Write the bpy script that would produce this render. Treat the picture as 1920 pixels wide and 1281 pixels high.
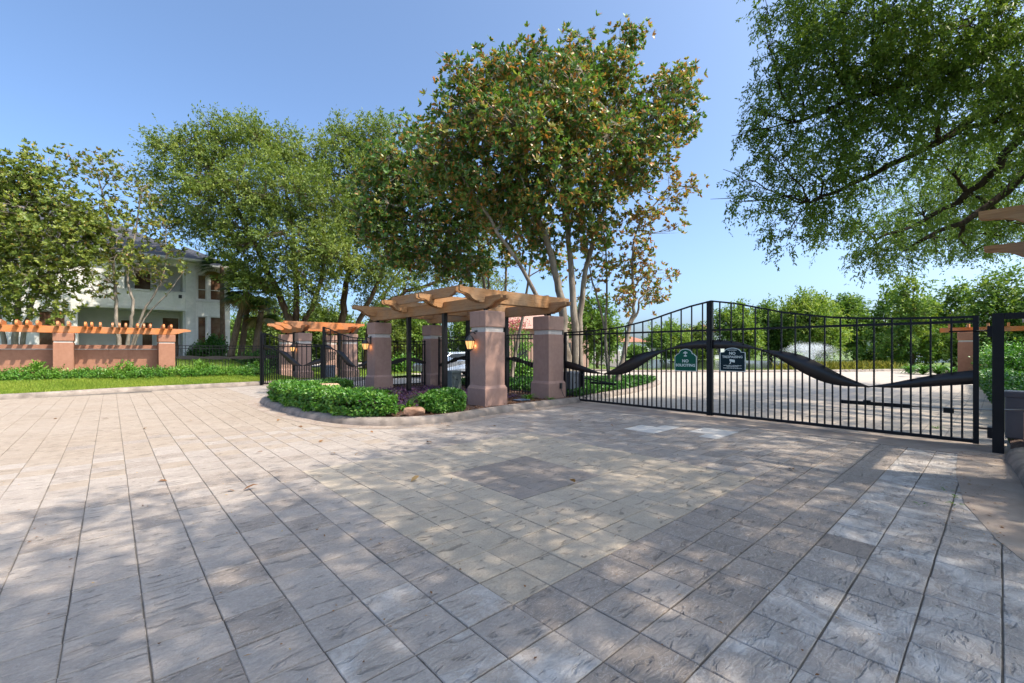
import bpy, bmesh, math, random
import numpy as np
from mathutils import Vector, Matrix
for o in list(bpy.data.objects): bpy.data.objects.remove(o, do_unlink=True)
SC = bpy.context.scene
COL = SC.collection
rnd = random.Random(7)
NR = np.random.default_rng(11)

# ------------------------------------------------------------ camera, sky, sun
FPX, CX, CY, CAMH = 830.0, 960.0, 657.0, 1.5
ANG = math.radians(47.8)
FW = np.array([math.cos(ANG), math.sin(ANG)]); RT = np.array([math.sin(ANG), -math.cos(ANG)])
cam = bpy.data.cameras.new('camera'); cam.sensor_width = 36.0; cam.lens = FPX/1920*36
cam.shift_y = 16.5/1920; cam.clip_start = 0.05; cam.clip_end = 3000
camo = bpy.data.objects.new('camera', cam); COL.objects.link(camo)
camo.location = (0, 0, CAMH); camo.rotation_euler = (math.pi/2, 0, ANG-math.pi/2)
SC.camera = camo
SUN_EL = math.radians(53.0)
sh = math.cos(math.radians(112))*FW + math.sin(math.radians(112))*RT
SUN_ROT = math.atan2(sh[0], sh[1])
world = bpy.data.worlds.new('World'); SC.world = world; world.use_nodes = True
nt = world.node_tree; nt.nodes.clear()
sky = nt.nodes.new('ShaderNodeTexSky'); sky.sky_type = 'NISHITA'; sky.sun_disc = False
sky.sun_elevation = SUN_EL; sky.sun_rotation = SUN_ROT
sky.air_density = 0.6; sky.dust_density = 3.6; sky.ozone_density = 5.0; sky.altitude = 0
bg = nt.nodes.new('ShaderNodeBackground'); bg.inputs['Strength'].default_value = 0.15
wo = nt.nodes.new('ShaderNodeOutputWorld')
tn = nt.nodes.new('ShaderNodeMix'); tn.data_type = 'RGBA'; tn.blend_type = 'MULTIPLY'; tn.inputs[0].default_value = 1.0; tn.inputs[7].default_value = (0.93, 1.0, 0.96, 1)   # slightly cyan air
nt.links.new(sky.outputs[0], tn.inputs[6]); nt.links.new(tn.outputs[2], bg.inputs[0]); nt.links.new(bg.outputs[0], wo.inputs[0])
sl = bpy.data.lights.new('sun', 'SUN'); sl.energy = 2.4; sl.angle = math.radians(0.53); sl.color = (1.0, 0.89, 0.73)
so = bpy.data.objects.new('sun', sl); COL.objects.link(so)
sdir = Vector((sh[0]*math.cos(SUN_EL), sh[1]*math.cos(SUN_EL), math.sin(SUN_EL)))
so.rotation_euler = (-sdir).to_track_quat('-Z', 'Y').to_euler(); so.location = (30, -30, 50)
SC.view_settings.view_transform = 'Standard'; SC.view_settings.look = 'None'
SC.view_settings.gamma = 1.0; SC.view_settings.use_curve_mapping = False
SC.view_settings.exposure = 1.46
SC.render.engine = 'CYCLES'

# ------------------------------------------------------------ survey helpers (camera at origin, metres)
def G(px, py, z=0.0):
    d = (CAMH-z)*FPX/(py-CY); p = (px-CX)/FPX*d*RT + d*FW
    return (float(p[0]), float(p[1]))
def at(px, py, d):
    p = (px-CX)/FPX*d*RT + d*FW
    return np.array([p[0], p[1], CAMH-(py-CY)*d/FPX])

# ------------------------------------------------------------ materials
def newmat(name):
    m = bpy.data.materials.new(name); m.use_nodes = True
    t = m.node_tree; b = t.nodes['Principled BSDF']
    return m, t, b
def ramp(t, fac, stops):
    r = t.nodes.new('ShaderNodeValToRGB'); e = r.color_ramp.elements
    while len(e) < len(stops): e.new(0.5)
    for i, (p, c) in enumerate(stops):
        e[i].position = p; e[i].color = (*c, 1)
    t.links.new(fac, r.inputs[0]); return r.outputs[0]
def noise(t, vec, scale, detail=4, rough=0.55, dist=0.0):
    n = t.nodes.new('ShaderNodeTexNoise'); n.inputs['Scale'].default_value = scale
    n.inputs['Detail'].default_value = detail; n.inputs['Roughness'].default_value = rough
    n.inputs['Distortion'].default_value = dist
    if vec is not None: t.links.new(vec, n.inputs['Vector'])
    return n
def pos(t, scale=(1, 1, 1), rot=(0, 0, 0)):
    g = t.nodes.new('ShaderNodeNewGeometry'); m = t.nodes.new('ShaderNodeMapping')
    m.inputs['Scale'].default_value = scale; m.inputs['Rotation'].default_value = rot
    t.links.new(g.outputs['Position'], m.inputs['Vector']); return m.outputs[0]
def mix(t, fac, a, b, mode='MIX'):
    n = t.nodes.new('ShaderNodeMix'); n.data_type = 'RGBA'; n.blend_type = mode
    for s, v in ((n.inputs[0], fac), (n.inputs[6], a), (n.inputs[7], b)):
        if hasattr(v, 'links'): t.links.new(v, s)
        elif isinstance(v, tuple): s.default_value = (*v, 1)
        else: s.default_value = v
    return n.outputs[2]
def bump(t, b, h, strength=0.3, dist=0.02):
    n = t.nodes.new('ShaderNodeBump'); n.inputs['Strength'].default_value = strength; n.inputs['Distance'].default_value = dist
    t.links.new(h, n.inputs['Height']); t.links.new(n.outputs[0], b.inputs['Normal'])
def plain(name, c1, c2, scale=3.0, rough=0.7, bs=0.2, bscale=40, metal=0.0, spec=0.5):
    m, t, b = newmat(name); p = pos(t)
    n = noise(t, p, scale, 5)
    t.links.new(ramp(t, n.outputs[0], [(0.3, c1), (0.7, c2)]), b.inputs['Base Color'])
    b.inputs['Roughness'].default_value = rough; b.inputs['Metallic'].default_value = metal
    b.inputs['Specular IOR Level'].default_value = spec
    if bs: bump(t, b, noise(t, p, bscale, 4).outputs[0], bs)
    return m
def leafmat(name, stops, rough=0.5, trans=0.3, spec=0.35):
    m, t, b = newmat(name)
    a = t.nodes.new('ShaderNodeAttribute'); a.attribute_name = 'tint'
    c = ramp(t, a.outputs['Fac'], stops)
    t.links.new(c, b.inputs['Base Color']); b.inputs['Roughness'].default_value = rough
    b.inputs['Specular IOR Level'].default_value = spec
    tr = t.nodes.new('ShaderNodeBsdfTranslucent')
    tc = mix(t, 1.0, c, (1.0, 1.0, 0.5), 'MULTIPLY'); t.links.new(tc, tr.inputs[0])
    mx = t.nodes.new('ShaderNodeMixShader'); mx.inputs[0].default_value = trans
    o = t.nodes['Material Output']
    t.links.new(b.outputs[0], mx.inputs[1]); t.links.new(tr.outputs[0], mx.inputs[2]); t.links.new(mx.outputs[0], o.inputs[0])
    return m
def stucco(name, c1, c2):
    m, t, b = newmat(name); p = pos(t)
    n1 = noise(t, p, 1.7, 6, 0.65); n2 = noise(t, p, 9, 4)
    c = ramp(t, n1.outputs[0], [(0.3, c1), (0.7, c2)])
    c = mix(t, 0.25, c, ramp(t, n2.outputs[0], [(0.35, tuple(x*0.7 for x in c1)), (0.65, c2)]))
    st_ = noise(t, pos(t, (5.0, 5.0, 0.35)), 1.6, 5, 0.7)
    c = mix(t, ramp(t, st_.outputs[0], [(0.28, (0.30,)*3), (0.46, (0.0,)*3)]), c, tuple(x*0.55 for x in c1))
    t.links.new(c, b.inputs['Base Color']); b.inputs['Roughness'].default_value = 0.9
    b.inputs['Specular IOR Level'].default_value = 0.2
    bump(t, b, noise(t, p, 90, 3, 0.7).outputs[0], 0.35, 0.01); return m
def wood(name, axis, c1, c2, c3):
    s = {'x': (0.9, 14, 14), 'y': (14, 0.9, 14), 'z': (14, 14, 0.9)}[axis]
    m, t, b = newmat(name); p = pos(t, s); q = pos(t)
    n = noise(t, p, 2.2, 8, 0.7, 0.9); n2 = noise(t, q, 1.4, 4); n6 = noise(t, p, 5.5, 3, 0.5)
    c = ramp(t, n.outputs[0], [(0.3, c1), (0.5, c2), (0.72, c3)])
    c = mix(t, ramp(t, n2.outputs[0], [(0.42, (0, 0, 0)), (0.62, (1, 1, 1))]), c, mix(t, 0.5, c, (0.26, 0.20, 0.14)))
    c = mix(t, ramp(t, n6.outputs[0], [(0.30, (0.7,)*3), (0.37, (0.0,)*3)]), c, tuple(x*0.3 for x in c1))
    t.links.new(c, b.inputs['Base Color']); b.inputs['Roughness'].default_value = 0.7
    b.inputs['Specular IOR Level'].default_value = 0.3
    bump(t, b, n.outputs[0], 0.25, 0.006); return m
def bark(name, c1, c2, sc=7):
    m, t, b = newmat(name); p = pos(t, (1, 1, 0.28))
    n = noise(t, p, sc, 6, 0.65, 0.8)
    t.links.new(ramp(t, n.outputs[0], [(0.32, c1), (0.66, c2)]), b.inputs['Base Color'])
    b.inputs['Roughness'].default_value = 0.95; b.inputs['Specular IOR Level'].default_value = 0.1
    bump(t, b, n.outputs[0], 0.7, 0.05); return m

TILE = 0.3235; TX0, TY0 = -0.182, 0.315
def paver_mat(name, ca, cb, vein=0.25, chalk=0.0, bstr=0.85, mark=0.5):
    """stamped slate: every paver its own tone, cleft relief, pale scuffs"""
    m, t, b = newmat(name)
    g = t.nodes.new('ShaderNodeNewGeometry')
    dv = t.nodes.new('ShaderNodeVectorMath'); dv.operation = 'SUBTRACT'; dv.inputs[1].default_value = (TX0, TY0, 0)
    t.links.new(g.outputs['Position'], dv.inputs[0])
    sc = t.nodes.new('ShaderNodeVectorMath'); sc.operation = 'MULTIPLY'; sc.inputs[1].default_value = (1/TILE, 1/TILE, 0)
    t.links.new(dv.outputs[0], sc.inputs[0])
    fl = t.nodes.new('ShaderNodeVectorMath'); fl.operation = 'FLOOR'; t.links.new(sc.outputs[0], fl.inputs[0])
    wn = t.nodes.new('ShaderNodeTexWhiteNoise'); wn.noise_dimensions = '3D'; t.links.new(fl.outputs[0], wn.inputs[0])
    fr = t.nodes.new('ShaderNodeVectorMath'); fr.operation = 'SUBTRACT'; t.links.new(sc.outputs[0], fr.inputs[0]); t.links.new(fl.outputs[0], fr.inputs[1])
    # four stamp mats: the same cleft marks come back from paver to paver
    q4 = t.nodes.new('ShaderNodeMath'); q4.operation = 'MULTIPLY'; q4.inputs[1].default_value = 61.0; t.links.new(wn.outputs['Value'], q4.inputs[0])
    qf = t.nodes.new('ShaderNodeMath'); qf.operation = 'FLOOR'; t.links.new(q4.outputs[0], qf.inputs[0])
    cz = t.nodes.new('ShaderNodeCombineXYZ'); t.links.new(qf.outputs[0], cz.inputs['Z'])
    ad = t.nodes.new('ShaderNodeVectorMath'); ad.operation = 'ADD'; t.links.new(fr.outputs[0], ad.inputs[0]); t.links.new(cz.outputs[0], ad.inputs[1])
    mp = t.nodes.new('ShaderNodeMapping'); mp.inputs['Scale'].default_value = (1.5, 4.6, 7.3); mp.inputs['Rotation'].default_value = (0, 0, 0.62)
    t.links.new(ad.outputs[0], mp.inputs['Vector'])
    n1 = noise(t, mp.outputs[0], 1.15, 3, 0.55, 0.6)
    mp2 = t.nodes.new('ShaderNodeMapping'); mp2.inputs['Scale'].default_value = (1.0, 2.6, 7.3); mp2.inputs['Rotation'].default_value = (0, 0, 0.45)
    t.links.new(ad.outputs[0], mp2.inputs['Vector'])
    n4 = noise(t, mp2.outputs[0], 2.4, 4, 0.6, 1.2)
    n2 = noise(t, g.outputs['Position'], 55, 5, 0.75)
    n5 = noise(t, g.outputs['Position'], 7, 5, 0.65)
    n3 = noise(t, g.outputs['Position'], 0.55, 5, 0.6)
    base = ramp(t, wn.outputs['Value'], [(0.0, ca), (1.0, cb)])
    dark = tuple(x*0.42 for x in ca)
    c = mix(t, ramp(t, n5.outputs[0], [(0.35, (0.22,)*3), (0.6, (0.0,)*3)]), base, tuple(x*0.6 for x in ca))
    c = mix(t, ramp(t, n5.outputs[0], [(0.5, (0.0,)*3), (0.75, (0.22,)*3)]), c, tuple(min(1, x*1.4) for x in cb))
    c = mix(t, ramp(t, n1.outputs[0], [(0.345, (mark,)*3), (0.385, (0.0,)*3)]), c, dark)
    c = mix(t, ramp(t, n2.outputs[0], [(0.35, (0.30,)*3), (0.5, (0.0,)*3)]), c, tuple(x*0.55 for x in ca))
    c = mix(t, ramp(t, n2.outputs[0], [(0.52, (0.0,)*3), (0.72, (0.30,)*3)]), c, tuple(min(1, x*1.5) for x in cb))
    # thin pale veins along the clefts
    ab = t.nodes.new('ShaderNodeMath'); ab.operation = 'SUBTRACT'; ab.inputs[1].default_value = 0.5; t.links.new(n4.outputs[0], ab.inputs[0])
    a2 = t.nodes.new('ShaderNodeMath'); a2.operation = 'ABSOLUTE'; t.links.new(ab.outputs[0], a2.inputs[0])
    c = mix(t, ramp(t, a2.outputs[0], [(0.0, (vein,)*3), (0.018, (0.0,)*3)]), c, (0.60, 0.56, 0.53))
    # broad weathering
    c = mix(t, ramp(t, n3.outputs[0], [(0.40, (0.0,)*3), (0.68, (0.22,)*3)]), c, (0.42, 0.37, 0.33))
    if chalk:
        nc = noise(t, g.outputs['Position'], 1.9, 7, 0.72, 1.2)
        c = mix(t, ramp(t, nc.outputs[0], [(0.52-chalk*0.12, (0.0,)*3), (0.68-chalk*0.1, (0.7,)*3)]), c, (0.60, 0.57, 0.55))
    t.links.new(c, b.inputs['Base Color']); b.inputs['Roughness'].default_value = 0.78
    b.inputs['Specular IOR Level'].default_value = 0.3
    mk = t.nodes.new('ShaderNodeMapRange'); mk.inputs['From Min'].default_value = 0.33; mk.inputs['From Max'].default_value = 0.41; t.links.new(n1.outputs[0], mk.inputs['Value'])
    h1 = t.nodes.new('ShaderNodeMath'); h1.operation = 'MULTIPLY_ADD'; h1.inputs[1].default_value = 0.28; t.links.new(n2.outputs[0], h1.inputs[0]); t.links.new(mk.outputs[0], h1.inputs[2])
    hs = t.nodes.new('ShaderNodeMath'); hs.operation = 'MULTIPLY_ADD'; hs.inputs[1].default_value = 1.6
    t.links.new(n4.outputs[0], hs.inputs[0]); t.links.new(h1.outputs[0], hs.inputs[2])
    bump(t, b, hs.outputs[0], bstr, 0.012)
    return m

M = {}
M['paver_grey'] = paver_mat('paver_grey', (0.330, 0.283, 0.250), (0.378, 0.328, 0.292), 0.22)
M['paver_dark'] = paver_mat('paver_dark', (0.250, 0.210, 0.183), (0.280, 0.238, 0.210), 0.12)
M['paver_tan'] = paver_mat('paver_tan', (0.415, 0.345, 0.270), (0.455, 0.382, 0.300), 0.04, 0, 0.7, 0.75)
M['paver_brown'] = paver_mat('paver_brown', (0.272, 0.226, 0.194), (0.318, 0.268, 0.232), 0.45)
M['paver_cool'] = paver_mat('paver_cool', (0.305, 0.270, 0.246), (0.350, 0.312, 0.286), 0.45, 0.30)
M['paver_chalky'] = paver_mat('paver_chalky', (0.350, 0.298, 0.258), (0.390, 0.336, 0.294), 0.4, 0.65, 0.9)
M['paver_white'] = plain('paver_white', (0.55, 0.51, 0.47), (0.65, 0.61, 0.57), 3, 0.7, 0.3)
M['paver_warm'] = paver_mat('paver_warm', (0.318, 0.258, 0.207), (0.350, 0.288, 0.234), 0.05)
M['grout'] = plain('grout', (0.075, 0.064, 0.056), (0.20, 0.175, 0.15), 2.2, 0.95, 0.5, 60)
M['concrete'] = plain('concrete', (0.26, 0.20, 0.165), (0.38, 0.315, 0.265), 2.2, 0.9, 0.35, 45)
M['kerb'] = plain('kerb_concrete', (0.14, 0.115, 0.098), (0.33, 0.275, 0.235), 3.6, 0.92, 0.45, 35)
M['terracotta'] = stucco('terracotta_stucco', (0.325, 0.155, 0.10), (0.375, 0.19, 0.128))
M['mauve'] = stucco('mauve_stucco', (0.355, 0.218, 0.175), (0.405, 0.258, 0.212))
M['band'] = stucco('band_stucco', (0.50, 0.45, 0.42), (0.58, 0.53, 0.50))
M['white_wall'] = stucco('white_stucco', (0.80, 0.80, 0.79), (0.86, 0.86, 0.85))
M['white_trim'] = plain('white_trim', (0.62, 0.62, 0.62), (0.74, 0.74, 0.74), 5, 0.6, 0.1)
M['soffit'] = plain('porch_grey', (0.58, 0.59, 0.60), (0.64, 0.65, 0.66), 3, 0.8, 0.1)
M['board'] = wood('board_brown', 'z', (0.060, 0.028, 0.014), (0.105, 0.050, 0.026), (0.15, 0.075, 0.04))
M['slate'] = plain('slate_roof', (0.030, 0.032, 0.042), (0.065, 0.068, 0.084), 8, 0.75, 0.6, 20)
M['tile_roof'] = plain('clay_roof', (0.25, 0.10, 0.06), (0.36, 0.16, 0.10), 6, 0.8, 0.6, 14)
OR = ((0.25, 0.115, 0.045), (0.38, 0.19, 0.08), (0.46, 0.255, 0.12))
M['wood_x'] = wood('cedar_along_x', 'x', *OR); M['wood_y'] = wood('cedar_along_y', 'y', *OR)
OB = ((0.50, 0.155, 0.045), (0.58, 0.195, 0.06), (0.64, 0.235, 0.085))
M['stain_x'] = wood('stained_timber_x', 'x', *OB); M['stain_y'] = wood('stained_timber_y', 'y', *OB)
M['iron'] = plain('black_iron', (0.004, 0.0045, 0.006), (0.008, 0.008, 0.011), 5, 0.45, 0.05, 60, 0.0, 0.28)
M['plate'] = plain('dark_plate', (0.011, 0.010, 0.011), (0.024, 0.019, 0.018), 2.5, 0.36, 0.05, 20, 0.0, 0.5)
M['box_grey'] = plain('operator_grey', (0.085, 0.10, 0.125), (0.12, 0.135, 0.16), 3, 0.5, 0.1)
M['bin_green'] = plain('operator_sage', (0.12, 0.145, 0.135), (0.16, 0.185, 0.17), 3, 0.5, 0.1)
M['box_black'] = plain('black_plastic', (0.015, 0.015, 0.017), (0.03, 0.03, 0.032), 5, 0.5, 0.1)
M['lid_blue'] = plain('valve_lid_blue', (0.05, 0.075, 0.13), (0.09, 0.12, 0.18), 5, 0.5, 0.1)
M['sign_green'] = plain('sign_green', (0.004, 0.085, 0.050), (0.005, 0.10, 0.060), 2, 0.5, 0, 10, 0, 0.2)
M['sign_navy'] = plain('sign_navy', (0.003, 0.018, 0.025), (0.004, 0.022, 0.030), 2, 0.5, 0, 10, 0, 0.2)
M['sign_white'] = plain('sign_white', (0.70, 0.76, 0.70), (0.78, 0.82, 0.77), 2, 0.4, 0)
M['bark_oak'] = bark('bark_oak', (0.045, 0.030, 0.021), (0.17, 0.115, 0.080))
M['bark_dark'] = bark('bark_dark', (0.018, 0.014, 0.011), (0.065, 0.05, 0.04))
M['bark_pale'] = bark('bark_pale', (0.12, 0.095, 0.075), (0.36, 0.31, 0.26), 5)
M['bark_palm'] = bark('bark_palm', (0.09, 0.06, 0.04), (0.24, 0.17, 0.12), 12)
M['leaf_mag'] = leafmat('leaf_magnolia', [(0.0, (0.056, 0.138, 0.032)), (0.30, (0.125, 0.244, 0.052)), (0.55, (0.294, 0.331, 0.080)), (0.70, (0.36, 0.29, 0.080)), (0.85, (0.44, 0.225, 0.075)), (1.0, (0.50, 0.19, 0.060))], 0.38, 0.38, 0.5)
M['leaf_mag2'] = leafmat('leaf_magnolia_left', [(0.0, (0.058, 0.106, 0.021)), (0.4, (0.154, 0.212, 0.038)), (0.75, (0.275, 0.302, 0.052)), (1.0, (0.360, 0.190, 0.058))], 0.45, 0.35, 0.4)
M['leaf_oak'] = leafmat('leaf_live_oak', [(0.0, (0.066, 0.115, 0.026)), (0.5, (0.175, 0.246, 0.052)), (1.0, (0.339, 0.376, 0.098))], 0.5, 0.42)
M['leaf_oakR'] = leafmat('leaf_overhanging_oak', [(0.0, (0.082, 0.139, 0.028)), (0.5, (0.164, 0.271, 0.054)), (1.0, (0.295, 0.385, 0.107))], 0.42, 0.5)
M['leaf_cyp'] = leafmat('leaf_cypress', [(0.0, (0.072, 0.143, 0.026)), (0.5, (0.160, 0.270, 0.046)), (1.0, (0.319, 0.385, 0.066))], 0.6, 0.38)
M['leaf_hedge'] = leafmat('leaf_hedge', [(0.0, (0.029, 0.098, 0.013)), (0.5, (0.081, 0.234, 0.029)), (1.0, (0.227, 0.390, 0.058))], 0.38, 0.32, 0.5)
M['leaf_strap'] = leafmat('leaf_strap', [(0.0, (0.045, 0.13, 0.012)), (0.5, (0.10, 0.24, 0.022)), (1.0, (0.21, 0.36, 0.05))], 0.4, 0.3, 0.5)
M['leaf_purple'] = leafmat('leaf_purple', [(0.0, (0.04, 0.014, 0.045)), (0.5, (0.10, 0.045, 0.11)), (1.0, (0.18, 0.10, 0.17))], 0.5, 0.2)
M['leaf_pink'] = leafmat('leaf_pink', [(0.0, (0.38, 0.05, 0.08)), (1.0, (0.55, 0.13, 0.16))], 0.6, 0.3)
M['leaf_reed'] = leafmat('leaf_reed', [(0.0, (0.12, 0.15, 0.022)), (0.5, (0.24, 0.23, 0.035)), (1.0, (0.36, 0.32, 0.06))], 0.6, 0.3)
M['leaf_palm'] = leafmat('leaf_palm', [(0.0, (0.02, 0.06, 0.012)), (0.6, (0.06, 0.12, 0.022)), (0.85, (0.15, 0.15, 0.04)), (1.0, (0.34, 0.22, 0.08))], 0.5, 0.25)
M['leaf_dry'] = leafmat('leaf_dry', [(0.0, (0.12, 0.05, 0.02)), (0.6, (0.28, 0.13, 0.045)), (1.0, (0.45, 0.30, 0.13))], 0.7, 0.15)
M['blade'] = leafmat('grass_blade', [(0.0, (0.096, 0.180, 0.017)), (0.5, (0.204, 0.312, 0.029)), (1.0, (0.384, 0.432, 0.072))], 0.6, 0.35)
M['lawn'] = plain('lawn_soil', (0.055, 0.105, 0.016), (0.13, 0.19, 0.030), 2.2, 0.95, 0.8, 30)
M['mulch'] = plain('mulch', (0.045, 0.024, 0.018), (0.15, 0.085, 0.06), 22, 0.95, 0.9, 45)
M['rust_rock'] = plain('rust_rock', (0.20, 0.105, 0.065), (0.40, 0.25, 0.175), 5, 0.9, 0.8, 14)
M['tan_rock'] = plain('tan_rock', (0.36, 0.225, 0.135), (0.52, 0.36, 0.235), 4, 0.9, 0.7, 14)
M['road'] = None
M['car_paint'] = plain('car_silver', (0.30, 0.34, 0.40), (0.34, 0.38, 0.44), 2, 0.25, 0, 10, 0.5)
M['car_glass'] = plain('car_glass', (0.02, 0.025, 0.03), (0.03, 0.035, 0.04), 2, 0.08, 0)
M['tyre'] = plain('tyre', (0.012,)*3, (0.02,)*3, 4, 0.9, 0.1)
M['rim'] = plain('rim', (0.4,)*3, (0.5,)*3, 4, 0.35, 0, 10, 0.8)
M['teal_glass'] = plain('teal_glass', (0.11, 0.22, 0.25), (0.15, 0.28, 0.31), 2, 0.15, 0)
M['dark_glass'] = plain('dark_glass', (0.02, 0.022, 0.025), (0.045, 0.05, 0.055), 2, 0.12, 0)
M['fence_wood'] = wood('weathered_board', 'z', (0.22, 0.20, 0.18), (0.34, 0.31, 0.29), (0.42, 0.39, 0.36))
def spraymat():
    m, t, b = newmat('spray'); b.inputs['Base Color'].default_value = (0.9, 0.93, 0.95, 1); b.inputs['Roughness'].default_value = 0.4
    tr = t.nodes.new('ShaderNodeBsdfTranslucent'); tr.inputs[0].default_value = (0.9, 0.93, 0.95, 1)
    mx = t.nodes.new('ShaderNodeMixShader'); mx.inputs[0].default_value = 0.5
    t.links.new(b.outputs[0], mx.inputs[1]); t.links.new(tr.outputs[0], mx.inputs[2]); t.links.new(mx.outputs[0], t.nodes['Material Output'].inputs[0])
    return m
M['spray'] = spraymat()
def watermat():
    m, t, b = newmat('pond_water'); b.inputs['Base Color'].default_value = (0.035, 0.05, 0.03, 1); b.inputs['Roughness'].default_value = 0.06
    b.inputs['Specular IOR Level'].default_value = 0.6
    bump(t, b, noise(t, pos(t, (1, 1, 1)), 2.5, 3).outputs[0], 0.25, 0.05); return m
M['water'] = watermat()
def roadmat():
    m, t, b = newmat('stamped_road'); p = pos(t)
    br = t.nodes.new('ShaderNodeTexBrick'); br.inputs['Scale'].default_value = 1.0; br.offset = 0.5
    br.inputs['Mortar Size'].default_value = 0.012; br.inputs['Brick Width'].default_value = 0.65; br.inputs['Row Height'].default_value = 0.325
    br.inputs['Color1'].default_value = (0.37, 0.315, 0.265, 1); br.inputs['Color2'].default_value = (0.42, 0.36, 0.305, 1); br.inputs['Mortar'].default_value = (0.26, 0.22, 0.19, 1)
    t.links.new(p, br.inputs['Vector'])
    n = noise(t, p, 0.8, 6)
    c = mix(t, ramp(t, n.outputs[0], [(0.4, (0,)*3), (0.7, (0.5,)*3)]), br.outputs[0], (0.40, 0.355, 0.31))
    t.links.new(c, b.inputs['Base Color']); b.inputs['Roughness'].default_value = 0.85
    bump(t, b, noise(t, p, 12, 5).outputs[0], 0.3, 0.02); return m
M['road'] = roadmat()
def glowmat():
    m, t, b = newmat('lamp_glass'); b.inputs['Base Color'].default_value = (0.8, 0.5, 0.2, 1)
    b.inputs['Emission Color'].default_value = (1.0, 0.50, 0.16, 1); b.inputs['Emission Strength'].default_value = 0.42
    b.inputs['Roughness'].default_value = 0.25; return m
M['glow'] = glowmat()

# ------------------------------------------------------------ mesh helpers
def wloc(o):
    v = Vector((0, 0, 0))
    while o is not None: v += o.location; o = o.parent
    return v
def link(name, me, mat, parent=None):
    o = bpy.data.objects.new(name, me); COL.objects.link(o)
    if mat is not None and len(me.materials) == 0: me.materials.append(mat)
    if parent is not None: o.parent = parent
    return o
def tag(o, label, cat, group=None):
    o['label'] = label; o['category'] = cat
    if group: o['group'] = group
    return o
def thing(name, label, cat, loc, group=None):
    o = bpy.data.objects.new(name, None); COL.objects.link(o); o.location = loc; o.empty_display_size = 0.1
    return tag(o, label, cat, group)
def struct(o): o['kind'] = 'structure'; return o
def stuff(o, label=None, cat=None):
    o['kind'] = 'stuff'
    if label: tag(o, label, cat)
    return o
def copy_tree(o, parent=None, loc=None, label=None):
    c = o.copy(); COL.objects.link(c); c.parent = parent
    if loc is not None: c.location = loc
    if label: c['label'] = label
    for ch in list(o.children): copy_tree(ch, c)
    return c
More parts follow.
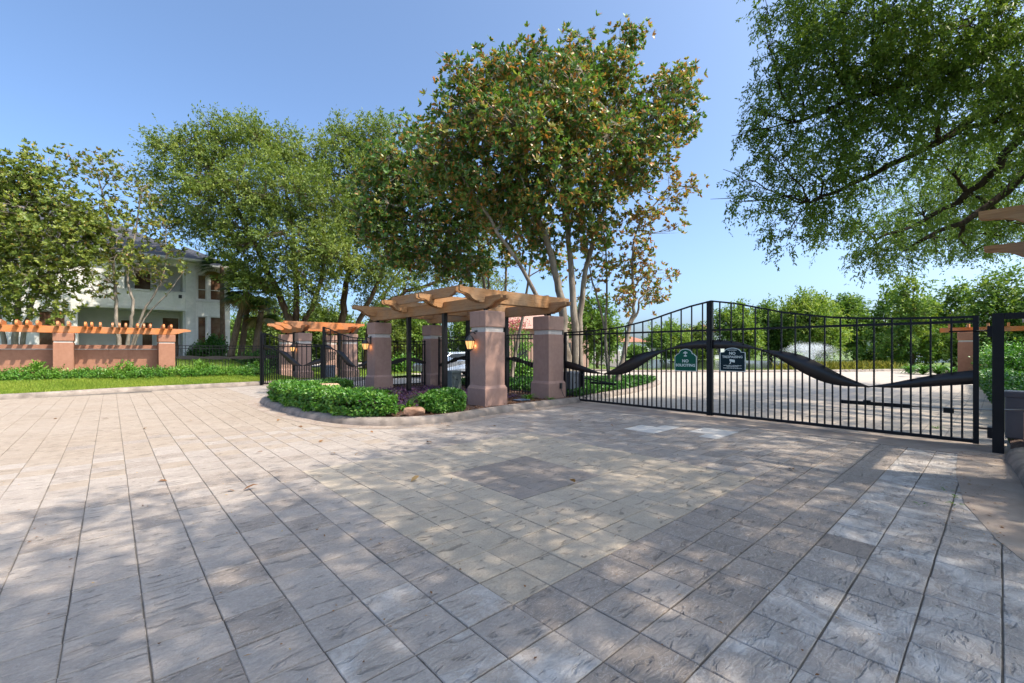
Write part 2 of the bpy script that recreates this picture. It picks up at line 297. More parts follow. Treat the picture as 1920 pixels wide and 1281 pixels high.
class MB:
    """collects geometry in world metres, builds one mesh object"""
    def __init__(s): s.v = []; s.f = []; s.sm = []
    def add(s, vs, fs, smooth=False):
        n = len(s.v); s.v.extend([tuple(map(float, p)) for p in vs])
        s.f.extend([tuple(i+n for i in f) for f in fs]); s.sm.extend([smooth]*len(fs)); return s
    def box(s, x0, x1, y0, y1, z0, z1, ch=0.0):
        if x0 > x1: x0, x1 = x1, x0
        if y0 > y1: y0, y1 = y1, y0
        if z0 > z1: z0, z1 = z1, z0
        if ch <= 0:
            v = [(x, y, z) for z in (z0, z1) for y in (y0, y1) for x in (x0, x1)]
            return s.add(v, [(0, 2, 3, 1), (4, 5, 7, 6), (0, 1, 5, 4), (2, 6, 7, 3), (0, 4, 6, 2), (1, 3, 7, 5)])
        bm = bmesh.new()
        r = bmesh.ops.create_cube(bm, size=1.0)
        for q in bm.verts: q.co = Vector(((x0+x1)/2+q.co.x*(x1-x0), (y0+y1)/2+q.co.y*(y1-y0), (z0+z1)/2+q.co.z*(z1-z0)))
        bmesh.ops.bevel(bm, geom=list(bm.edges), offset=ch, segments=2, profile=0.6, affect='EDGES')
        bm.verts.index_update()
        s.add([tuple(q.co) for q in bm.verts], [tuple(w.index for w in f.verts) for f in bm.faces]); bm.free(); return s
    def frustum(s, cx, cy, z0, z1, h0, h1):
        v = [(cx+a*h, cy+b*h, z) for z, h in ((z0, h0), (z1, h1)) for a, b in ((-1, -1), (1, -1), (1, 1), (-1, 1))]
        return s.add(v, [(3, 2, 1, 0), (4, 5, 6, 7)]+[(i, (i+1) % 4, 4+(i+1) % 4, 4+i) for i in range(4)])
    def prism(s, poly, off):
        """poly: 3-D outline, off: extrusion vector"""
        n = len(poly); off = np.array(off, float)
        v = [np.array(p, float) for p in poly]; v = v+[p+off for p in v]
        return s.add(v, [tuple(range(n-1, -1, -1)), tuple(range(n, 2*n))]+[(i, (i+1) % n, n+(i+1) % n, n+i) for i in range(n)])
    def tube(s, pts, rad, n=8, smooth=True, caps=True):
        pts = [np.array(p, float) for p in pts]; k = len(pts)
        if not hasattr(rad, '__len__'): rad = [rad]*k
        vs = []; t0 = pts[1]-pts[0]; t0 /= (np.linalg.norm(t0)+1e-9)
        ref = np.array([1.0, 0, 0]) if abs(t0[2]) > 0.8 else np.array([0, 0, 1.0])
        for i in range(k):
            t = pts[min(i+1, k-1)]-pts[max(i-1, 0)]; t /= (np.linalg.norm(t)+1e-9)
            a = np.cross(t, ref); a /= (np.linalg.norm(a)+1e-9); b = np.cross(t, a)
            for j in range(n):
                q = 2*math.pi*j/n; vs.append(pts[i]+rad[i]*(math.cos(q)*a+math.sin(q)*b))
        fs = [(i*n+j, i*n+(j+1) % n, (i+1)*n+(j+1) % n, (i+1)*n+j) for i in range(k-1) for j in range(n)]
        if caps: fs += [tuple(range(n-1, -1, -1)), tuple((k-1)*n+j for j in range(n))]
        return s.add(vs, fs, smooth)
    def lathe(s, cx, cy, prof, n=16, smooth=True, rot=0.0):
        vs = [(cx+r*math.cos(rot+2*math.pi*j/n), cy+r*math.sin(rot+2*math.pi*j/n), z) for r, z in prof for j in range(n)]
        k = len(prof)
        fs = [(i*n+j, i*n+(j+1) % n, (i+1)*n+(j+1) % n, (i+1)*n+j) for i in range(k-1) for j in range(n)]
        fs += [tuple(range(n-1, -1, -1)), tuple((k-1)*n+j for j in range(n))]
        return s.add(vs, fs, smooth)
    def build(s, name, mat, parent=None):
        me = bpy.data.meshes.new(name); w = wloc(parent) if parent is not None else Vector((0, 0, 0))
        me.from_pydata([(a-w.x, b-w.y, c-w.z) for a, b, c in s.v], [], s.f)
        if any(s.sm): me.polygons.foreach_set('use_smooth', s.sm)
        me.update(); return link(name, me, mat, parent)
def fast_mesh(name, V, tri_or_quad, mat, parent=None, tint=None, k=3, smooth=False):
    """numpy mesh: V (n,3), faces (m,k)"""
    me = bpy.data.meshes.new(name); F = np.asarray(tri_or_quad, np.int32)
    w = wloc(parent) if parent is not None else Vector((0, 0, 0))
    V = np.asarray(V, np.float32)-np.array([w.x, w.y, w.z], np.float32)
    me.vertices.add(len(V)); me.vertices.foreach_set('co', V.ravel())
    m, k = F.shape
    me.loops.add(m*k); me.loops.foreach_set('vertex_index', F.ravel())
    me.polygons.add(m); me.polygons.foreach_set('loop_start', np.arange(0, m*k, k, dtype=np.int32))
    try: me.polygons.foreach_set('loop_total', np.full(m, k, np.int32))
    except Exception: pass
    me.update(calc_edges=True)
    if tint is not None:
        a = me.attributes.new('tint', 'FLOAT', 'FACE'); a.data.foreach_set('value', np.asarray(tint, np.float32))
    return link(name, me, mat, parent)
def unit(a): return a/(np.linalg.norm(a, axis=1, keepdims=True)+1e-9)

# leaf fields ------------------------------------------------
def leaves(P, D, N, L, Wd, full=False, fold=0.25, curl=0.0):
    """P base points, D direction, N rough normal -> verts, tris, faces per leaf"""
    n = len(P); D = unit(D); S = unit(np.cross(D, N)); U = np.cross(S, D)
    L = np.broadcast_to(np.asarray(L, float), (n,))[:, None]; Wd = np.broadcast_to(np.asarray(Wd, float), (n,))[:, None]
    if not full:
        V = np.stack([P, P+D*L*0.5+S*Wd*0.5+U*Wd*fold, P+D*L-U*L*curl, P+D*L*0.5-S*Wd*0.5+U*Wd*fold], 1).reshape(-1, 3)
        b = np.arange(n)[:, None]*4
        F = np.concatenate([b+np.array([0, 1, 2]), b+np.array([0, 2, 3])], 1).reshape(-1, 3)
        return V, F, 2
    V = np.stack([P, P+D*L*0.33+S*Wd*0.46+U*Wd*fold, P+D*L*0.33-S*Wd*0.46+U*Wd*fold,
                  P+D*L*0.70+S*Wd*0.40+U*(Wd*fold-L*curl*0.5), P+D*L*0.70-S*Wd*0.40+U*(Wd*fold-L*curl*0.5), P+D*L-U*L*curl], 1).reshape(-1, 3)
    b = np.arange(n)[:, None]*6
    F = np.concatenate([b+np.array(q) for q in ([0, 1, 2], [1, 3, 4], [1, 4, 2], [3, 5, 4])], 1).reshape(-1, 3)
    return V, F, 4

def lobe_points(rng, lobes, per, shell=0.42):
    C = []; ids = []
    for i, lb in enumerate(lobes):
        c, r, w = lb
        n = max(3, int(per*w*float(np.prod(r))**(2/3)))
        d = unit(rng.normal(size=(n, 3))); u = rng.random(n)**shell
        C.append(np.array(c)+d*np.array(r)*u[:, None]); ids += [i]*n
    return np.concatenate(C), np.array(ids)

def make_tree(name, label, cat, base, stems, lobes, mat_bark, mat_leaf, seed=1, per=12, nleaf=28, clump=0.35, L=0.09, Wd=0.05,
              style='scatter', full=False, tint=(0.5, 0.22), sun_tint=0.15, twig=0.014, limb=0.32, group=None, rust=0.0, droop=0.0, flat=1.0, sides=8):
    rng = np.random.default_rng(seed)
    root = thing(name, label, cat, tuple(base), group)
    tb = MB(); sk = []; skr = []
    for pts, r0, r1 in stems:
        P = np.array(pts, float); k = max(8, 4*len(P)); tt = np.linspace(0, len(P)-1, k)
        # Catmull-Rom
        Q = []
        for t in tt:
            i = min(int(t), len(P)-2); f = t-i
            p0, p1, p2, p3 = P[max(i-1, 0)], P[i], P[i+1], P[min(i+2, len(P)-1)]
            Q.append(0.5*((2*p1)+(-p0+p2)*f+(2*p0-5*p1+4*p2-p3)*f*f+(-p0+3*p1-3*p2+p3)*f**3))
        Q = np.array(Q); amp = r0*0.35; Q[1:-1] += rng.normal(size=(k-2, 3))*amp*0.5
        rr = r0+(r1-r0)*np.linspace(0, 1, k)**0.8; rr[0] *= 1.35; rr[1] *= 1.08
        tb.tube(Q, rr, sides); sk += list(Q[k//4:]); skr += list(rr[k//4:])
    sk = np.array(sk); skr = np.array(skr)
    lk = [[] for _ in lobes]
    for i, (c, r, w) in enumerate(lobes):
        c = np.array(c, float)
        dd = np.linalg.norm(sk-c, axis=1)+np.maximum(0, sk[:, 2]-c[2]+0.3)*1.6
        j = int(np.argmin(dd)); a = sk[j]; r0 = min(skr[j]*0.75, limb*float(np.mean(r))*0.16+0.02)
        end = c+(c-a)*0.25; mid = (a+c)/2+rng.normal(size=3)*0.10*np.linalg.norm(c-a)+np.array([0, 0, 0.06*np.linalg.norm(c-a)])
        k = 9; tt = np.linspace(0, 1, k)[:, None]
        Q = (1-tt)**2*a+2*tt*(1-tt)*mid+tt**2*end; Q[1:] += rng.normal(size=(k-1, 3))*0.03*np.linalg.norm(c-a)*0.5
        rr = r0*(1-0.82*np.linspace(0, 1, k)); tb.tube(Q, rr, max(5, sides-2)); lk[i] = Q
        # side branches inside the lobe
        for _ in range(5):
            q = Q[rng.integers(3, k-1)]; e = c+unit(rng.normal(size=(1, 3)))[0]*np.array(r)*0.75
            m2 = (q+e)/2+rng.normal(size=3)*0.12*np.linalg.norm(e-q); t5 = np.linspace(0, 1, 6)[:, None]
            B = (1-t5)**2*q+2*t5*(1-t5)*m2+t5**2*e
            tb.tube(B, r0*0.42*(1-0.8*np.linspace(0, 1, 6)), 5); lk[i] = np.concatenate([lk[i], B[1:]])
    C, ids = lobe_points(rng, lobes, per)
    if flat != 1.0:
        cc = np.array([lobes[i][0] for i in ids]); C[:, 2] = cc[:, 2]+(C[:, 2]-cc[:, 2])*flat
    for c, i in zip(C, ids):
        K = lk[i]; j = int(np.argmin(np.sum((K-c)**2, 1)))
        if rng.random() < 0.75:
            m2 = (K[j]+c)/2+rng.normal(size=3)*0.06*np.linalg.norm(c-K[j])
            tb.tube([K[j], m2, c], [twig, twig*0.75, twig*0.4], 3, True, False)
    tb.build('trunk', mat_bark, root)
    n = len(C)*nleaf
    cl = np.repeat(np.arange(len(C)), nleaf)
    out = unit(C-np.array([lobes[i][0] for i in ids]))[cl]
    if style == 'rosette':
        per_r = 9; g = rng.normal(size=(len(C), max(1, nleaf//per_r), 3))*clump
        tips = (C[:, None, :]+g)
        nt_ = tips.shape[1]; tips = tips.reshape(-1, 3)
        ax = unit(np.repeat(unit(C-np.array([lobes[i][0] for i in ids])), nt_, 0)*0.7+rng.normal(size=(len(tips), 3))*0.45+np.array([0, 0, 0.55]))
        q = unit(np.cross(ax, np.array([0.3, 0.5, 0.81]))); w2 = np.cross(ax, q)
        ph = (np.arange(per_r)*2.4)[None, :]+rng.random((len(tips), 1))*6.28+rng.normal(size=(len(tips), per_r))*0.3
        op = 0.55+0.55*rng.random((len(tips), per_r))
        D = (np.cos(ph)*np.sin(op))[..., None]*q[:, None, :]+(np.sin(ph)*np.sin(op))[..., None]*w2[:, None, :]+np.cos(op)[..., None]*ax[:, None, :]
        D = D.reshape(-1, 3); ax2 = np.repeat(ax, per_r, 0); P = np.repeat(tips, per_r, 0)+D*0.02; n = len(P)
        N = unit(ax2+rng.normal(size=(n, 3))*0.25)
        tclump = np.repeat(rng.normal(size=len(tips))*tint[1], per_r)
    else:
        NT = 5; tw = unit(np.repeat(unit(C-np.array([lobes[i][0] for i in ids])), NT, 0)*0.6+rng.normal(size=(len(C)*NT, 3))*0.75+np.array([0, 0, 0.15-droop]))
        tl = clump*2.3*(0.6+0.7*rng.random(len(tw))); tb0 = np.repeat(C, NT, 0)+rng.normal(size=(len(tw), 3))*clump*0.35
        wi = cl*NT+rng.integers(0, NT, n); tp = rng.random(n)
        P = tb0[wi]+tw[wi]*(tl[wi]*tp)[:, None]+np.array([0, 0, -1.0])*(droop*tl[wi]*tp**2)[:, None]+rng.normal(size=(n, 3))*clump*0.10
        D = unit(tw[wi]*0.7+rng.normal(size=(n, 3))*0.65+np.array([0, 0, -droop])); N = unit(rng.normal(size=(n, 3))*0.6+np.array([0, 0, 1.0])+out*0.4)
        tclump = rng.normal(size=len(C))[cl]*tint[1]*0.7
    Ls = L*(0.7+0.6*rng.random(n)); V, F, fk = leaves(P, D, N, Ls, Wd*(0.8+0.4*rng.random(n)), full, 0.18, 0.08)
    T = tint[0]+tclump+rng.normal(size=n)*tint[1]*0.6
    if rust:
        T = np.clip(T, 0, 0.62); rs = rng.random(n) < rust; T[rs] = 0.72+0.28*rng.random(int(rs.sum()))
    T = np.clip(T, 0, 1)
    fast_mesh('crown', V, F, mat_leaf, root, np.repeat(T, fk))
    return root

def LB(px, py, d, rp, w=1.0, sq=(1, 1, 0.85)):
    r = rp*d/FPX; return (at(px, py, d), np.array([r*sq[0], r*sq[1], r*sq[2]]), w)

# ------------------------------------------------------------ ground
def ss(a, b, x): t = np.clip((x-a)/(b-a), 0, 1); return t*t*(3-2*t)
me = MB().add([(-600, -600, -0.10), (900, -600, -0.10), (900, 900, -0.10), (-600, 900, -0.10)], [(0, 1, 2, 3)])
struct(me.build('ground', M['lawn']))
# road beyond the gates and under the paving
ROADZ = -0.02
m = MB().add([(9.28, -0.15, -0.003), (30, .55, -0.003), (46, 2.0, -0.003), (46, 3.0, -0.003), (36.5, 8.2, -0.003), (28.2, 15.5, -0.003), (26.0, 19.0, -0.003), (25, 60, -0.003), (9.28, 60, -0.003)], [tuple(range(9))])
struct(m.build('street', M['road']))
base = struct(MB().box(-30, 9.30, -1.2, 21.4, -0.20, -0.008).build('entry_paving', M['grout']))
# concrete apron below the gate and gutter strips
struct(MB().box(9.10, 10.30, -0.15, 8.0, -0.15, 0.006).build('apron', M['concrete']))
struct(MB().prism([(4.4, -0.25, -0.1), (9.22, -0.20, -0.1), (9.22, 0.42, -0.1), (7.6, 0.36, -0.1), (6.2, 0.24, -0.1), (5.2, 0.02, -0.1)], (0, 0, 0.1055)).build('gutter', M['concrete']))

# ---- island outline
ISL = [(10.2, 8.02), (9.3, 8.05), (7.6, 8.02), (6.4, 7.88), (5.4, 7.72), (4.6, 7.82), (3.9, 8.25), (3.42, 9.05), (3.18, 10.2), (3.07, 11.6), (3.07, 13.2), (3.25, 14.6), (3.9, 15.7), (5.2, 16.25), (7.2, 16.35), (10.2, 16.4)]
def smooth_path(P, k=6, closed=False):
    P = [np.array(p, float) for p in P]; n = len(P); Q = []
    rng_ = range(n if closed else n-1)
    for i in rng_:
        if closed: p0, p1, p2, p3 = P[(i-1) % n], P[i], P[(i+1) % n], P[(i+2) % n]
        else: p0, p1, p2, p3 = P[max(i-1, 0)], P[i], P[i+1], P[min(i+2, n-1)]
        for j in range(k):
            f = j/k; Q.append(0.5*((2*p1)+(-p0+p2)*f+(2*p0-5*p1+4*p2-p3)*f*f+(-p0+3*p1-3*p2+p3)*f**3))
    if not closed: Q.append(P[-1])
    return np.array(Q)
def inset(P, d):
    """offset an open path to its right-hand side by d"""
    t = np.gradient(P, axis=0); t = t/np.linalg.norm(t, axis=1, keepdims=True)
    return P+np.stack([t[:, 1], -t[:, 0]], 1)*d
def kerb(path, prof, name='kerb', z0=0.0):
    """prof: list of (offset to right, z)"""
    m = MB(); rows = [inset(path, o) for o, z in prof]; n = len(path); k = len(prof)
    vs = [(rows[j][i][0], rows[j][i][1], prof[j][1]+z0) for i in range(n) for j in range(k)]
    fs = [(i*k+j, i*k+j+1, (i+1)*k+j+1, (i+1)*k+j) for i in range(n-1) for j in range(k-1)]
    fs += [tuple(range(k)), tuple((n-1)*k+j for j in range(k-1, -1, -1))]
    m.add(vs, fs, True); o = m.build(name, M['kerb']); return struct(o)
KP = [(0.0, -0.03), (0.012, 0.04), (0.035, 0.09), (0.08, 0.13), (0.14, 0.15), (0.22, 0.152), (0.27, 0.14), (0.29, 0.10)]
islp = smooth_path(ISL, 6)
kerb(islp, KP)
# gutter ring round the island (tiles stop short of it)
gr = inset(islp, -0.30); g0 = inset(islp, 0.05); n = len(islp)
m = MB().add([(a[0], a[1], 0.0055) for a in gr]+[(a[0], a[1], 0.0055) for a in g0], [(i, i+1, n+i+1, n+i) for i in range(n-1)])
struct(m.build('gutter', M['concrete']))
ib = inset(islp, 0.26)
m = MB().add([(p[0], p[1], 0.125) for p in ib], [tuple(range(len(ib)))])
struct(m.build('planting_bed', M['mulch']))
# mulch chips, loose
def chips(name, n, inside, zf, mat_, size, rng, tint0=0.5):
    P = inside(n); k = len(P); P3 = np.column_stack([P, zf(P)+0.004])
    D = rng.normal(size=(k, 3)); D[:, 2] *= 0.25; N = np.array([0, 0, 1.0])+rng.normal(size=(k, 3))*0.4
    V, F, fk = leaves(P3, D, N, size*(0.6+rng.random(k)), size*0.35, False, 0.3)
    return fast_mesh(name, V, F, mat_, None, np.repeat(np.clip(tint0+rng.normal(size=k)*0.3, 0, 1), fk))
def in_poly(poly):
    poly = np.array(poly); lo, hi = poly.min(0), poly.max(0)
    def f(n):
        P = lo+NR.random((n, 2))*(hi-lo); ins = np.zeros(n, bool); j = len(poly)-1
        for i in range(len(poly)):
            a, b = poly[i], poly[j]; c = ((a[1] > P[:, 1]) != (b[1] > P[:, 1])) & (P[:, 0] < (b[0]-a[0])*(P[:, 1]-a[1])/(b[1]-a[1]+1e-12)+a[0])
            ins ^= c; j = i
        return P[ins]
    return f
def inside_mask(poly, P):
    poly = np.array(poly); ins = np.zeros(len(P), bool); j = len(poly)-1
    for i in range(len(poly)):
        a, b = poly[i], poly[j]; c = ((a[1] > P[:, 1]) != (b[1] > P[:, 1])) & (P[:, 0] < (b[0]-a[0])*(P[:, 1]-a[1])/(b[1]-a[1]+1e-12)+a[0])
        ins ^= c; j = i
    return ins
o = chips('mulch_chips', 14000, in_poly(ib), lambda P: np.full(len(P), 0.125), M['leaf_dry'], 0.06, NR, 0.12)
stuff(o, 'dark brown wood mulch covering the island planting bed', 'mulch')
# right-hand kerb and bed
rk = smooth_path([(3.0, -0.55), (5.0, -0.30), (6.6, -0.20), (8.0, -0.13), (9.0, -0.05), (9.42, -0.06), (9.55, -0.16)], 6)
kerb(rk, KP)
struct(MB().add([(3.0, -0.75, 0.12), (5.0, -0.5, 0.12), (9.5, -0.25, 0.12), (9.72, -0.10, 0.06), (12.5, -0.12, 0.02), (12.5, -12, 0.12), (3.0, -12, 0.12)], [tuple(range(7))]).build('planting_bed', M['mulch']))
# left-hand kerb, lawn berm
lk_ = smooth_path([(-14, 20.6), (-8, 20.5), (-2.5, 20.45), (0.5, 21.25), (3.0, 21.35), (5.2, 21.5), (9.5, 21.6)], 6)[::-1]
kerb(lk_, KP)
gx = np.concatenate([np.linspace(-40, -6, 12), np.linspace(-5, 14, 58)]); gy = np.concatenate([np.linspace(0, 3.4, 18), np.linspace(4, 60, 30)])
def kerb_y(x): return np.interp(x, lk_[::-1][:, 0], lk_[::-1][:, 1])
def lawn_z(x, y):
    u = y-kerb_y(x)
    z = 0.13+0.26*ss(0.1, 2.4, u)+0.62*ss(3.0, 13.0, u)
    w = 1-ss(5.0, 7.5, x); return z*w+(1-w)*(0.12-0.10*ss(0.3, 1.2, u))
GX, GY = np.meshgrid(gx, gy); YY = kerb_y(GX)+0.27+GY
ZZ = lawn_z(GX, YY)+0.012*np.sin(GX*3.1+YY*2.3); ny, nx = GX.shape
idx = np.arange(nx*ny).reshape(ny, nx)
F = np.stack([idx[:-1, :-1], idx[:-1, 1:], idx[1:, 1:], idx[1:, :-1]], -1).reshape(-1, 4)
struct(fast_mesh('lawn', np.column_stack([GX.ravel(), YY.ravel(), ZZ.ravel()]), F, M['lawn']))

# ------------------------------------------------------------ pavers, one by one
def paver_mesh(w, d, mat, key, cache={}):
    k = (round(w, 3), round(d, 3), key)
    if k not in cache:
        c = 0.004; t = 0.03
        m = MB(); a, b = w/2, d/2
        vs = [(-a, -b, -t), (a, -b, -t), (a, b, -t), (-a, b, -t), (-a, -b, -c), (a, -b, -c), (a, b, -c), (-a, b, -c),
              (-a+c, -b+c, 0), (a-c, -b+c, 0), (a-c, b-c, 0), (-a+c, b-c, 0)]
        fs = [(0, 1, 5, 4), (1, 2, 6, 5), (2, 3, 7, 6), (3, 0, 4, 7), (4, 5, 9, 8), (5, 6, 10, 9), (6, 7, 11, 10), (7, 4, 8, 11), (8, 9, 10, 11)]
        me = bpy.data.meshes.new('paver'); me.from_pydata(vs, [], fs); me.materials.append(mat); me.update(); cache[k] = (me, vs, fs)
    return cache[k]
isl_poly = np.concatenate([inset(islp, -0.30), [[10.4, 16.0]]])
gut_poly = np.array([(4.4, -0.5), (9.4, -0.5), (9.4, 0.42), (7.6, 0.36), (6.2, 0.24), (5.2, 0.02)])
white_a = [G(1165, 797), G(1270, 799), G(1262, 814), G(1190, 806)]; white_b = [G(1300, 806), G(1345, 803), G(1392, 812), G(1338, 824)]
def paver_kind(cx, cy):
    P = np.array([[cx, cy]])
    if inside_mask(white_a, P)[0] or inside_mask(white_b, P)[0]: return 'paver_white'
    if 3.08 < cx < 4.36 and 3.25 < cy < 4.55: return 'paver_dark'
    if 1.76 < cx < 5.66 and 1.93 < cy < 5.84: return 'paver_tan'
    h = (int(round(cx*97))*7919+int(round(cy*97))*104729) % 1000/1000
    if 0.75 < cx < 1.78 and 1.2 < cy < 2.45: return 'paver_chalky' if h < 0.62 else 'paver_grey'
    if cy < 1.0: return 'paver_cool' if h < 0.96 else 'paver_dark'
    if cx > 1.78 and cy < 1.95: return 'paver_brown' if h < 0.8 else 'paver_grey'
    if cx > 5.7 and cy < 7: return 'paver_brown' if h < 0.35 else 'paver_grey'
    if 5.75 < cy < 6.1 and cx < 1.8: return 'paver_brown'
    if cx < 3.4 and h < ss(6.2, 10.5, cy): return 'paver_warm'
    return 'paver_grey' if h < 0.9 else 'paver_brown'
tiles = []
nxs = range(int((-6-TX0)/TILE), int((9.25-TX0)/TILE)+1); nys = range(-5, int((21.2-TY0)/TILE)+1)
for i in nxs:
    for j in nys:
        x0, y0 = TX0+i*TILE, TY0+j*TILE; cx, cy = x0+TILE/2, y0+TILE/2
        if cx > 9.2: continue
        d = cx*FW[0]+cy*FW[1]; r = cx*RT[0]+cy*RT[1]
        if cy > 4 and cx < -0.30*cy: continue
        if cx > 4.2 and cy < -.2: continue
        if cy < -0.9: continue
        corners = np.array([[x0, y0], [x0+TILE, y0], [x0, y0+TILE], [x0+TILE, y0+TILE], [cx, cy]])
        if inside_mask(isl_poly, corners).sum() >= 5: continue
        if inside_mask(gut_poly, corners).sum() >= 5: continue
        if cy > 20.35 and cx < 1 or cy > 21.0: continue
        vis = d > 1.9 and abs(r/d) < 1.2
        tiles.append((d if vis else d+100 if d > 0 else 200, cx, cy))
tiles.sort()
rest = {}
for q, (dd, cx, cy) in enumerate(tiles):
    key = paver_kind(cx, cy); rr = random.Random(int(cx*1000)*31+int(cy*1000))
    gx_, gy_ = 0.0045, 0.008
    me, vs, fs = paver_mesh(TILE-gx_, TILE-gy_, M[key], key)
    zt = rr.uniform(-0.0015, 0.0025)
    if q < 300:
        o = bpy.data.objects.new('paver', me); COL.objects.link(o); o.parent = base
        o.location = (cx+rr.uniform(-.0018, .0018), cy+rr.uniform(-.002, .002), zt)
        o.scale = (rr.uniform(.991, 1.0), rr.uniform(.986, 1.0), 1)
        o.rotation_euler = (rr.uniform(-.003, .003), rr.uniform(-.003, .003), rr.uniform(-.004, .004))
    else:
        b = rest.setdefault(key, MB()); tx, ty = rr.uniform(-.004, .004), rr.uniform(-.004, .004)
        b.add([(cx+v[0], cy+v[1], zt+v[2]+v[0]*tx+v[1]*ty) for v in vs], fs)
allr = MB(); mats = []; mi = []
for kx, (key, b) in enumerate(rest.items()):
    allr.add(b.v, b.f); mats.append(M[key]); mi += [kx]*len(b.f)
o = allr.build('far_pavers', None, base)
for mm in mats: o.data.materials.append(mm)
o.data.polygons.foreach_set('material_index', mi); stuff(o)

# ------------------------------------------------------------ grass
def grass(name, P, zf, label, h=0.07, tint0=0.5):
    n = len(P); z = zf(P[:, 0], P[:, 1]); a = NR.random(n)*6.28; hh = h*(0.6+0.8*NR.random(n)); w = 0.007
    B = np.column_stack([P, z-0.005]); s = np.column_stack([np.cos(a), np.sin(a), np.zeros(n)])*w
    lean = np.column_stack([NR.normal(size=(n, 2))*0.35, np.ones(n)])*hh[:, None]
    V = np.stack([B-s, B+s, B+lean], 1).reshape(-1, 3); F = np.arange(n*3).reshape(-1, 3)
    patch = 0.15*np.sin(P[:, 0]*1.7)*np.cos(P[:, 1]*2.3)
    o = fast_mesh(name, V, F, M['blade'], None, np.clip(tint0+patch+NR.normal(size=n)*0.25, 0, 1)); return stuff(o, label, 'grass')
P = np.column_stack([NR.uniform(-4.5, 8.5, 70000), NR.uniform(0.28, 2.6, 70000)]); P[:, 1] += kerb_y(P[:, 0])
grass('grass', P, lawn_z, 'bright mown grass verge between the left kerb and the shrub bed', 0.085, .62)
P = np.column_stack([NR.uniform(-2, 16, 60000), NR.uniform(25.2, 36, 60000)])
grass('grass', P, lawn_z, 'lawn in front of the white house behind the black fence', 0.10, 0.45)

# ------------------------------------------------------------ pillars, pergolas
def pillar(x0, y0, z0, label, group, mat='mauve', H=2.34, wb=0.72, name='pergola_pillar'):
    """x0,y0 nearest corner of the plinth"""
    cx, cy = x0+wb/2, y0+wb/2; s = H/2.34
    t = thing(name, label, 'pillar', (cx, cy, z0), group)
    k = wb/0.72
    MB().box(cx-.36*k, cx+.36*k, cy-.36*k, cy+.36*k, z0-0.06, z0+.42*s, 0.012).build('plinth', M[mat], t)
    MB().frustum(cx, cy, z0+.418*s, z0+.485*s, .352*k, .318*k).build('plinth_moulding', M[mat], t)
    MB().box(cx-.314*k, cx+.314*k, cy-.314*k, cy+.314*k, z0+.47*s, z0+1.815*s, 0.012).build('shaft', M[mat], t)
    MB().box(cx-.288*k, cx+.288*k, cy-.288*k, cy+.288*k, z0+1.81*s, z0+1.94*s, 0.006).build('band', M['band'], t)
    MB().box(cx-.322*k, cx+.322*k, cy-.322*k, cy+.322*k, z0+1.935*s, z0+H, 0.028).build('cap', M[mat], t)
    return t
OGEE = [(0.0, 0.74), (0.02, 0.66), (0.07, 0.62), (0.15, 0.60), (0.23, 0.55), (0.30, 0.45), (0.35, 0.33), (0.39, 0.22), (0.45, 0.13), (0.52, 0.09), (0.58, 0.08), (0.585, 0.0)]
def tail_beam(a, b, c, th, z0, z1, axis, sc=1.0):
    """beam along axis from a to b, centred at c on the other axis, ogee tails at both ends"""
    h = z1-z0
    prof = [(a, z1)]+[(a+s*sc, z0+q*h) for s, q in OGEE]+[(b-s*sc, z0+q*h) for s, q in OGEE[::-1]]+[(b, z1)]
    m = MB()
    if axis == 'x': m.prism([(s, c-th/2, z) for s, z in prof], (0, th, 0))
    else: m.prism([(c+th/2, s, z) for s, z in prof], (-th, 0, 0))
    return m
def pergola(x0, x1, ys, zb, label, loc, woodx, woody, purl=True, group='timber pergolas over the gate pillars'):
    """x0,x1 pillar row centres; ys cross-beam positions"""
    t = thing('pergola', label, 'pergola', loc, group)
    for x in (x0, x1):
        for s in (-0.09, 0.09):
            tail_beam(ys[0]-.72, ys[-1]+.72, x+s, 0.07, zb, zb+.30, 'y').build('long_beam', woody, t)
        for y in (ys[0], ys[-1]): MB().box(x-.045, x+.045, y-.045, y+.045, zb-.10, zb+.22).build('bracket', M['iron'], t)
        for y in ys[1:-1]:
            MB().box(x-.062, x+.062, y-.062, y+.062, loc[2]-.05, zb+.22, 0.006).build('post', M['iron'], t)
    for y in ys:
        for s in (-0.085, 0.085):
            tail_beam(x0-.90, x1+.76, y+s, 0.07, zb+.15, zb+.49, 'x').build('cross_beam', woodx, t)
    if purl:
        for x in (x0-.45, x1+.45):
            tail_beam(ys[0]+.45, ys[-1]-2.0, x, 0.08, zb+.36, zb+.62, 'y', 0.8).build('purlin', woody, t)
    return t
BEDZ = 0.14
PG = 'stucco pillars of the gate pergolas'
pillar(6.72, 8.38, BEDZ, 'mauve stucco pergola pillar with a lit lantern, beside the short clipped hedge', PG)
pillar(9.10, 8.50, BEDZ, 'mauve stucco pergola pillar that the closed entry gate hinges beside', PG)
pillar(6.80, 14.65, BEDZ, 'mauve stucco pillar at the island end of the half-hidden exit gate', PG)
pillar(9.10, 14.70, BEDZ, 'mauve stucco pillar at the back of the island pergola, seen between the black posts', PG)
pergola(7.11, 9.46, [8.83, 10.72, 12.78, 15.02], 2.56, 'orange timber pergola with carved beam tails on the planted island', (8.3, 12, BEDZ), M['wood_x'], M['wood_y'])
pillar(6.75, 22.95, 0.02, 'mauve stucco pillar of the far pergola, nearest the exit gate leaves', PG)
pillar(6.75, 25.9, 0.02, 'mauve stucco pillar of the far pergola, on the house side', PG)
pillar(9.10, 22.95, 0.02, 'mauve stucco pillar of the far pergola, behind the exit gate stile', PG)
pillar(9.10, 25.9, 0.02, 'mauve stucco pillar at the back of the far pergola', PG)
